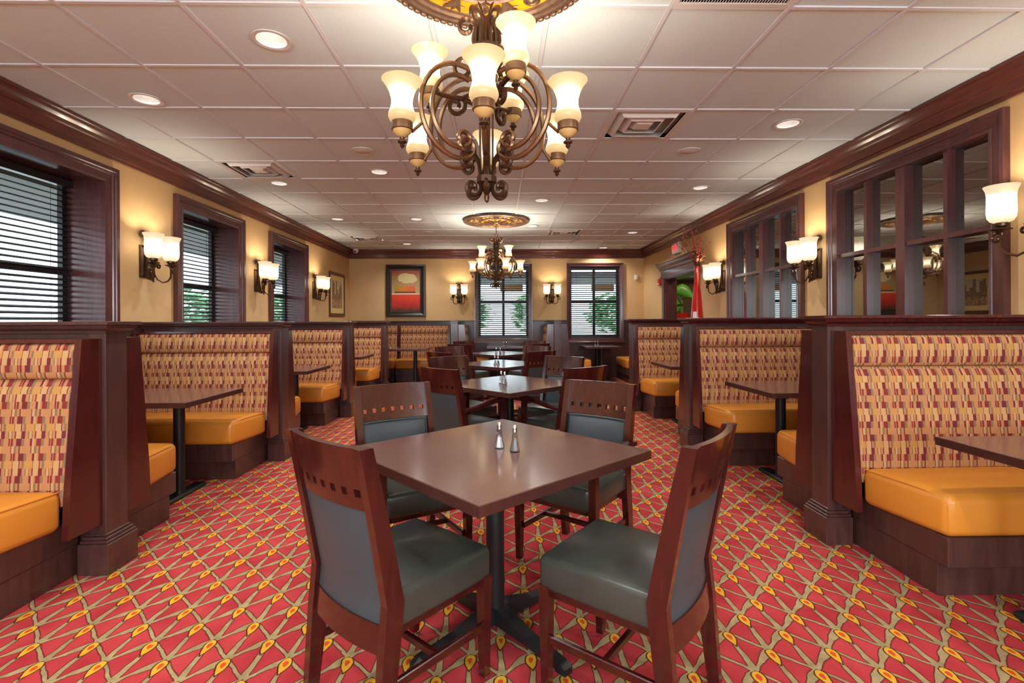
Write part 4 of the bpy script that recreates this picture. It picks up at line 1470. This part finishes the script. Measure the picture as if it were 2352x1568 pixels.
def make_chandelier():
    t = thing('chandelier', '', 'chandelier', group='nine-light bronze chandeliers')
    rz = lambda pts, a: [(r_ * math.cos(a), r_ * math.sin(a), z_) for r_, z_ in pts]
    MB().lathe([(0.0001, -0.030), (0.062, -0.032), (0.058, -0.046), (0.030, -0.062), (0.012, -0.072), (0.0001, -0.074)], 24).build('ceiling_canopy', 'bronze', t, True)
    for k in range(4):
        zc_ = -0.088 - 0.034 * k
        pts = [(0.010 * math.cos(a), 0.0, zc_ + 0.022 * math.sin(a)) for a in [2 * PI * i / 10 for i in range(10)]]
        if k % 2: pts = [(0, p[0], p[2]) for p in pts]
        MB().tube(pts, 0.0032, 5, closed=True).build('chain_link', 'bronze', t, True)
    for s_ in (-1, 1):
        MB().tube([(0.0, 0, -0.212), (s_ * 0.022, 0, -0.222), (s_ * 0.034, 0, -0.206), (s_ * 0.022, 0, -0.232), (s_ * 0.014, 0, -0.262), (0, 0, -0.280)], [0.005, 0.005, 0.002, 0.006, 0.006, 0.006], 6).build('hook_prong', 'bronze', t, True)
    MB().lathe([(0.012, -0.28), (0.016, -0.33), (0.022, -0.36), (0.024, -0.44), (0.016, -0.46), (0.014, -0.60), (0.022, -0.64), (0.014, -0.68), (0.015, -0.92), (0.024, -0.95), (0.026, -1.00), (0.018, -1.02), (0.010, -1.035), (0.012, -1.05), (0.008, -1.064), (0.0001, -1.066)], 16).build('stem', 'bronze', t, True)
    MB().lathe([(0.050, -0.395), (0.054, -0.40), (0.054, -0.42), (0.050, -0.425)], 12).build('upper_collar', 'bronze', t)
    MB().lathe([(0.038, -0.955), (0.043, -0.96), (0.043, -0.985), (0.038, -0.99)], 12).build('lower_collar', 'bronze', t)
    for k in range(6):
        a = R(k * 60)
        MB().tube(rz([(0.020, -0.56), (0.042, -0.46), (0.040, -0.36)] + spiral(0.082, -0.318, 0.046, 0.014, 170, -210), a), 0.0095, 6, flat=1.35).build('top_scroll', 'bronze', t, True)
        a = R(k * 60 + 30)
        MB().tube(rz([(0.030, -0.99), (0.034, -0.93)] + spiral(0.086, -0.905, 0.050, 0.014, 190, -190), a), 0.008, 6, flat=1.35).build('base_scroll', 'bronze', t, True)
        MB().tube(rz([(0.026, -0.95), (0.028, -0.99)] + spiral(0.068, -1.012, 0.042, 0.012, 150, 540), a), 0.008, 6, flat=1.35).build('base_scroll', 'bronze', t, True)
        MB().tube(rz([(0.028, -0.40), (0.032, -0.60), (0.030, -0.95)], a), 0.006, 4).build('stem_bar', 'bronze', t)

    def lamp(arm, r_, z_, a):
        m3 = Matrix.Translation((r_ * math.cos(a), r_ * math.sin(a), z_))
        MB().lathe([(0.0405, 0.0), (0.0415, -0.004), (0.0415, -0.030), (0.038, -0.033), (0.038, 0.0)], 20, m3, cap=False).build('cup', 'bronze_light', arm, True)
        MB().lathe([(0.0001, -0.030), (0.037, -0.031), (0.034, -0.040), (0.020, -0.054), (0.011, -0.060), (0.0001, -0.060)], 20, m3).build('cup_base', 'cup_cream', arm, True)
        MB().lathe([(0.0001, -0.058), (0.010, -0.060), (0.009, -0.068), (0.018, -0.074), (0.018, -0.079), (0.008, -0.086), (0.010, -0.092), (0.004, -0.100), (0.0001, -0.104)], 12, m3).build('finial', 'bronze', arm, True)
        MB().lathe(CHSHADE, 20, cap=False).build('glass_shade', 'shade_amber', arm, True, loc=(r_ * math.cos(a), r_ * math.sin(a), z_ - 0.006))
        bulb(arm, (r_ * math.cos(a), r_ * math.sin(a), z_ + 0.125), P_SHADE)

    def cee(ra, rb):
        pts = []
        for i in range(19):
            q = R(112 - (112 + 100) * i / 18)
            pts.append((0.128 + ra * math.cos(q), -0.705 + rb * math.sin(q)))
        e = pts[-1]
        return pts + spiral(e[0] + 0.004, e[1] + 0.052 * rb / 0.195, 0.050 * rb / 0.195, 0.012, -100, -470)[1:]
    for k in range(6):
        a = R(-90 + 60 * k)
        arm = MB().tube(rz(cee(0.170, 0.195), a), 0.0095, 6, flat=1.35).tube(rz([(0.282, -0.775), (0.335, -0.830)], a), 0.007, 6).build('lower_arm', 'bronze_light', t, True)
        MB().tube(rz(cee(0.122, 0.150), a), 0.0095, 6, flat=1.35).build('inner_scroll', 'bronze_light', arm, True)
        lamp(arm, 0.375, -0.800, a)
    for k in range(3):
        a = R(60 + 120 * k)
        arm = MB().tube(rz([(0.02, -0.66), (0.10, -0.625), (0.20, -0.605)], a), 0.0095, 6, flat=1.35).tube(rz([(0.022, -0.62), (0.034, -0.52)] + spiral(0.095, -0.50, 0.062, 0.014, 200, -220), a), 0.0095, 6, flat=1.35).build('upper_arm', 'bronze', t, True)
        MB().tube(rz([(0.05, -0.60)] + spiral(0.13, -0.655, 0.044, 0.012, 130, 560), a), 0.009, 6, flat=1.35).build('arm_scroll', 'bronze', arm, True)
        lamp(arm, 0.240, -0.585, a)
    return t


chand = make_chandelier()
place(chand, 0, (CH[0][0], CH[0][1], ZC), 0, 'large bronze scroll chandelier with nine amber glass shades above the nearest table', 'nine-light bronze chandeliers')
place(chand, 1, (CH[1][0], CH[1][1], ZC), R(22), 'far bronze scroll chandelier with amber shades hanging before the end wall window', 'nine-light bronze chandeliers')

# ------------------------------------------------------------------ wall sconces
SCSHADE = [(0.0001, 0.0), (0.034, 0.0), (0.054, 0.010), (0.067, 0.032), (0.070, 0.060), (0.069, 0.120), (0.069, 0.165), (0.073, 0.195), (0.083, 0.218), (0.085, 0.225), (0.081, 0.224), (0.070, 0.195), (0.066, 0.165), (0.066, 0.12), (0.067, 0.06), (0.063, 0.032)]


def make_sconce():
    """wall plane y=0, projecting to -y; origin at plate centre"""
    t = thing('wall_sconce', '', 'wall sconce', group='two-light wall sconces')
    mb = MB()
    lv = [(0.058, 0.150, 0.0), (0.058, 0.150, -0.008), (0.048, 0.140, -0.012), (0.034, 0.122, -0.024), (0.030, 0.118, -0.024)]
    for hx, hz, y_ in lv:
        mb.v += [(-hx, y_, -hz), (hx, y_, -hz), (hx, y_, hz), (-hx, y_, hz)]
    for i in range(len(lv) - 1):
        for k in range(4):
            mb.f.append((i * 4 + k, i * 4 + (k + 1) % 4, i * 4 + 4 + (k + 1) % 4, i * 4 + 4 + k))
    mb.f += [(0, 1, 2, 3), tuple((len(lv) - 1) * 4 + k for k in range(4))]
    mb.build('backplate', 'bronze', t)
    # upright bar that curls over at the top and out at the foot
    MB().tube([(0, -0.028, -0.10), (0, -0.048, -0.155), (0, -0.075, -0.165), (0, -0.095, -0.14), (0, -0.09, -0.06)], 0.013, 6, flat=1.2).build('foot_loop', 'bronze', t, True)
    MB().tube([(0, -0.060, -0.16), (0, -0.045, -0.05), (0, -0.030, 0.08), (0, -0.022, 0.20), (0, -0.020, 0.25)], [0.013, 0.013, 0.012, 0.011, 0.010], 6, flat=1.3).build('upright', 'bronze', t, True)
    for s_ in (-1, 1):
        MB().tube([(0.004 * s_, -0.022, 0.22)] + [(s_ * p[0], -0.022 - 0.004 * i / 16, p[1]) for i, p in enumerate(spiral(0.046, 0.245, 0.042, 0.012, 180, -220, 18))], 0.009, 6, flat=1.3).build('top_scroll', 'bronze', t, True)
        path = [(0.01 * s_, -0.085, -0.10), (0.030 * s_, -0.110, -0.165), (0.065 * s_, -0.135, -0.190), (0.105 * s_, -0.155, -0.175), (0.128 * s_, -0.168, -0.135), (0.122 * s_, -0.174, -0.085), (0.118 * s_, -0.175, -0.06)]
        path += [(s_ * p[0], -0.176, p[1]) for p in spiral(0.152, -0.075, 0.036, 0.010, 160, -230, 16)]
        arm = MB().tube(path, 0.0075, 6, flat=1.3).build('arm', 'bronze', t, True)
        MB().tube([(s_ * 0.010, -0.088, -0.07), (s_ * 0.030, -0.095, -0.025), (s_ * 0.028, -0.105, 0.01)] + [(s_ * p[0], -0.11, p[1]) for p in spiral(0.050, -0.035, 0.030, 0.008, 100, 480, 14)], 0.0075, 6, flat=1.3).build('inner_scroll', 'bronze', arm, True)
        m3 = Matrix.Translation((s_ * 0.12, -0.175, 0))
        MB().lathe([(0.0001, -0.062), (0.010, -0.060), (0.012, -0.045), (0.022, -0.036), (0.050, -0.026), (0.052, -0.022), (0.030, -0.018), (0.022, -0.008), (0.034, -0.004), (0.036, 0.012), (0.030, 0.018), (0.0001, 0.018)], 20, m3).build('cup', 'bronze', arm, True)
        MB().lathe(SCSHADE, 22, cap=False).build('glass_shade', 'shade_cream', arm, True, loc=(s_ * 0.12, -0.175, 0.016))
        bulb(arm, (s_ * 0.12, -0.175, 0.17), P_SHADE, (1.0, 0.88, 0.72))
    return t


sc = make_sconce()
ZS = 1.84
scl = [((XL, 4.70, ZS), 90, 'two-light wall sconce between the nearest and middle windows'),
       ((XL, 6.85, ZS), 90, 'two-light wall sconce between the middle and farthest windows'),
       ((XL, 8.955, ZS), 90, 'two-light wall sconce beside the sepia framed print'),
       ((-0.87, YB, ZS), 0, 'two-light wall sconce between the landscape painting and the far window'),
       ((1.17, YB, ZS), 0, 'two-light wall sconce between the two end wall windows'),
       ((XR, 2.86, ZS), -90, 'two-light wall sconce cut by the picture edge beside the wide interior window'),
       ((XR, 4.99, ZS), -90, 'two-light wall sconce between the two interior windows'),
       ((XR, 7.12, ZS), -90, 'two-light wall sconce beside the red vase')]
for i, (p, a, lab) in enumerate(scl):
    place(sc, i > 0, p, R(a), lab, 'two-light wall sconces')


# ------------------------------------------------------------------ pictures
def picture(name, label, w, h, loc, rz, fw, prof_h, fmat, art, mat_w=0):
    t = thing(name, label, 'picture', loc, rz)
    f2 = lambda u, v, n: (u, -n, v)
    iw, ih = w / 2 - fw, h / 2 - fw
    MB().ring((-iw, -ih, iw, ih), [(0, 0.006), (0.004, 0.020), (fw * 0.22, 0.022), (fw * 0.3, 0.014), (fw * 0.72, prof_h), (fw, prof_h * 0.9), (fw, 0.0), (0, 0.0)], f2).build('frame', fmat, t)
    if mat_w:
        MB().perf([-iw, -iw + mat_w, iw - mat_w, iw], [-ih, -ih + mat_w, ih - mat_w, ih], lambda i, j: not (i == 1 and j == 1), lambda u, v, sd: (u, -0.010 + 0.003 * sd, v)).build('mat_board', 'mat_board', t)
    MB().perf([-iw + mat_w, iw - mat_w], [-ih + mat_w, ih - mat_w], lambda i, j: True, lambda u, v, sd: (u, -0.008 + 0.004 * sd, v)).build('canvas' if not mat_w else 'print', art, t)
    return t


picture('framed_painting', 'landscape painting of orange trees over a red field in a wide dark frame', 0.87, 1.155, (-2.055, YB - 0.001, 1.955), 0, 0.125, 0.05, 'frame_black', 'painting_canvas')
picture('framed_print', 'sepia townscape print in a narrow brown frame beside a sconce', 0.94, 0.88, (XL + 0.001, 10.22, 1.83), R(90), 0.06, 0.028, 'frame_brown', 'sepia_print', 0.10)

# ------------------------------------------------------------------ small fixtures
t = thing('exit_sign', 'red lettered exit sign above the doorway cornice', 'sign', (XR, 8.93, 2.575), R(-90))
MB().cbox((0, -0.03, 0), (0.32, 0.06, 0.20), 0.008).build('housing', 'plastic_white', t)
MB().cbox((0, -0.062, 0), (0.29, 0.006, 0.17), 0.002).build('face_plate', 'exit_face', t)
cu_ = bpy.data.curves.new('exit_text', 'FONT')
cu_.body, cu_.size, cu_.align_x, cu_.align_y, cu_.extrude = 'EXIT', 0.155, 'CENTER', 'CENTER', 0.002
cu_.materials.append(M['exit_red'])
tmp = bpy.data.objects.new('lettering_source', cu_)
COL.objects.link(tmp)
bpy.context.view_layer.update()
lme = bpy.data.meshes.new_from_object(tmp.evaluated_get(bpy.context.evaluated_depsgraph_get()))
bpy.data.objects.remove(tmp)
lme.materials.clear()
lme.materials.append(M['exit_red'])
o = bpy.data.objects.new('lettering', lme)
COL.objects.link(o)
o.parent = t
o.location, o.rotation_euler = (0, -0.067, 0), (R(90), 0, 0)
o['label'] = 'red EXIT lettering'
t = thing('fire_alarm', 'small red fire alarm strobe beside the doorway', 'alarm', (XR, 9.92, 2.04), R(-90))
MB().cbox((0, -0.025, 0), (0.11, 0.05, 0.13), 0.008).build('housing', 'alarm_red', t)
MB().rbox((0.0, -0.055, -0.04), (0.035, 0.014, 0.018), 0.012, 2).build('strobe', 'plastic_white', t, True)
t = thing('motion_sensor', 'small white sensor box on the end wall near the doorway corner', 'sensor', (3.06, YB, 2.235), 0)
MB().cbox((0, -0.02, 0), (0.065, 0.04, 0.11), 0.012).build('housing', 'plastic_white', t)
MB().cbox((0, -0.041, 0.0), (0.045, 0.004, 0.05), 0.001).build('lens', 'can_white', t)
t = thing('dome_camera', 'white dome security camera in the far ceiling corner', 'camera', (-3.08, 10.84, 2.815), R(-20))
MB().lathe([(0.055, 0.034), (0.058, 0.0), (0.052, -0.03), (0.034, -0.055), (0.0001, -0.062)], 24).build('housing', 'plastic_white', t, True)
MB().lathe([(0.022, 0.0), (0.024, 0.008), (0.016, 0.012), (0.0001, 0.010)], 16, Matrix.Translation((0.01, -0.044, -0.026)) @ Matrix.Rotation(R(115), 4, 'X')).build('lens', 'cord_black', t, True)

# ------------------------------------------------------------------ vase, branches and the lobby plant
VX, VY = 2.97, 7.42
t = thing('pedestal_stand', 'dark wood pedestal behind the third divider holding the red vase', 'stand', (VX, VY, 0))
MB().cbox((0, 0, 0.735), (0.36, 0.36, 0.03), 0.006).build('top', 'booth_wood', t)
MB().cbox((0, 0, 0.39), (0.26, 0.26, 0.66), 0.006).build('body', 'booth_wood', t)
MB().cbox((0, 0, 0.03), (0.34, 0.34, 0.06), 0.006).build('base', 'booth_wood', t)
t = thing('floor_vase', 'tall glossy red bottle vase beside the doorway', 'vase', (VX, VY, 0.75))
MB().lathe([(0.0001, 0.0), (0.062, 0.0), (0.070, 0.02), (0.088, 0.20), (0.094, 0.42), (0.088, 0.60), (0.066, 0.85), (0.046, 1.05), (0.036, 1.18), (0.034, 1.28), (0.042, 1.33), (0.037, 1.33), (0.029, 1.28), (0.029, 1.1)], 32, cap=False).build('body', 'vase_red', t, True)
MB().perf([-0.30, -0.08, 0.14, 0.36], [0.52, 0.65], lambda i, j: True, lambda u, v, sd: ((0.0912 - (v - 0.58) * 0.06 + 0.002 * (1 - sd)) * math.cos(u - 2.35), (0.0912 - (v - 0.58) * 0.06 + 0.002 * (1 - sd)) * math.sin(u - 2.35), v)).build('paper_label', 'label_white', t)
t = thing('dried_branches', 'spray of dried berry branches standing in the red vase', 'branches', (VX, VY, 2.05))
random.seed(11)
for k in range(20):
    a = random.uniform(0, 2 * PI)
    sp_ = random.uniform(0.06, 0.34)
    hh = random.uniform(0.32, 0.66)
    ox, oy = sp_ * math.cos(a), sp_ * math.sin(a)
    if VX + ox > XR - 0.12: ox = XR - 0.12 - VX
    pts = [(0, 0, 0.0), (ox * 0.25, oy * 0.25, hh * 0.35), (ox * 0.6, oy * 0.6, hh * 0.7), (ox, oy, hh)]
    br = MB().tube(pts, [0.004, 0.003, 0.0025, 0.0015], 5).build('branch', 'twig_brown', t)
    mb = MB()
    for q in range(12):
        s_ = random.uniform(0.35, 1.0)
        i = min(2, int(s_ * 3))
        f_ = s_ * 3 - i
        p = Vector(pts[i]).lerp(Vector(pts[i + 1]), f_) + Vector((random.uniform(-.02, .02), random.uniform(-.02, .02), random.uniform(-.02, .02)))
        r_ = random.uniform(0.006, 0.011)
        mb.rbox(p, (r_, r_, r_), r_ * 0.98, 1)
    mb.build('berries', 'berry_red', br, True)['kind'] = 'stuff'
for k in range(14):
    a = random.uniform(0, 2 * PI)
    r_ = random.uniform(0.03, 0.12)
    m3 = Matrix.Translation((r_ * math.cos(a), r_ * math.sin(a), random.uniform(0.03, 0.22))) @ Matrix.Rotation(a, 4, 'Z') @ Matrix.Rotation(random.uniform(-1.0, 0.3), 4, 'Y')
    MB().add([(0, 0, 0), (0.03, -0.022, 0.006), (0.075, 0, -0.004), (0.03, 0.022, 0.006), (0.03, 0, -0.004)], [(0, 1, 4), (1, 2, 4), (2, 3, 4), (3, 0, 4)], m3).build('dried_leaf', 'leaf_rust', t)

t = thing('plant_stand', 'white plant stand in the lobby under the banana plant', 'stand', (4.12, 11.15, 0))
MB().lathe([(0.17, 0.0), (0.17, 0.04), (0.10, 0.10), (0.08, 1.0), (0.16, 1.10), (0.16, 1.14), (0.0001, 1.14)], 24).build('column', 'plastic_white', t, True)
t = thing('banana_plant', 'green broad-leaved plant in a red pot seen through the doorway', 'plant', (4.12, 11.15, 1.14))
MB().lathe([(0.0001, 0.0), (0.12, 0.0), (0.15, 0.10), (0.165, 0.27), (0.172, 0.30), (0.160, 0.30), (0.15, 0.27), (0.0001, 0.26)], 28).build('pot', 'pot_red', t, True)
MB().tube([(0, 0, 0.26), (0.01, 0.01, 0.5), (-0.01, 0.03, 0.78)], [0.028, 0.022, 0.012], 8).build('stalk', 'plant_stalk', t, True)


def big_leaf(base, dirv, length, width, droop, roll, face=None):
    mb = MB()
    n = 10
    side = Vector((-dirv[1], dirv[0], 0)).normalized()
    if face: side = Vector(face).normalized()
    for i in range(n + 1):
        s_ = i / n
        pos = Vector(base) + Vector(dirv) * (length * s_) + Vector((0, 0, length * (0.45 * s_ - droop * s_ * s_)))
        w_ = width * math.sin(PI * min(1, 0.06 + 0.94 * s_) ** 0.8) * 0.5 + 0.004
        for k in (-1, 0, 1):
            mb.v.append(tuple(pos + side * (k * w_) + Vector((0, 0, abs(k) * w_ * roll + 0.006 * math.sin(i * 2.3 + k)))))
    for i in range(n):
        for k in range(2):
            a = i * 3 + k
            mb.f.append((a, a + 1, a + 4, a + 3))
    o = mb.build('leaf', 'banana_leaf', t, True, sharp=80)
    o.modifiers.new('thick', 'SOLIDIFY').thickness = 0.003
    return o


big_leaf((-0.20, -0.02, 0.80), (0.92, -0.25, 0), 0.52, 0.24, 0.95, 0.05, (0.25, -0.2, 0.9))
big_leaf((-0.16, -0.05, 0.30), (-0.08, -0.1, 0), 0.45, 0.26, -0.45, 0.05, (1, 0.15, 0.1))
MB().tube([(0, 0.02, 0.55), (-0.08, 0, 0.70), (-0.20, -0.02, 0.80)], 0.010, 6).build('leaf_stem', 'plant_stalk', t, True)
MB().tube([(0, 0.0, 0.27), (-0.10, -0.03, 0.27), (-0.16, -0.05, 0.31)], 0.008, 6).build('leaf_stem', 'plant_stalk', t, True)
big_leaf((0.0, 0.03, 0.70), (-0.55, 0.75, 0), 0.60, 0.36, 0.9, 0.3)
big_leaf((0.0, 0.0, 0.45), (-0.8, -0.1, 0), 0.45, 0.32, 1.0, 0.3)
big_leaf((0.0, 0.02, 0.60), (0.6, -0.5, 0), 0.55, 0.22, 0.7, 0.25)
big_leaf((0.0, 0.03, 0.76), (0.25, 0.6, 0), 0.6, 0.22, 0.45, 0.25)
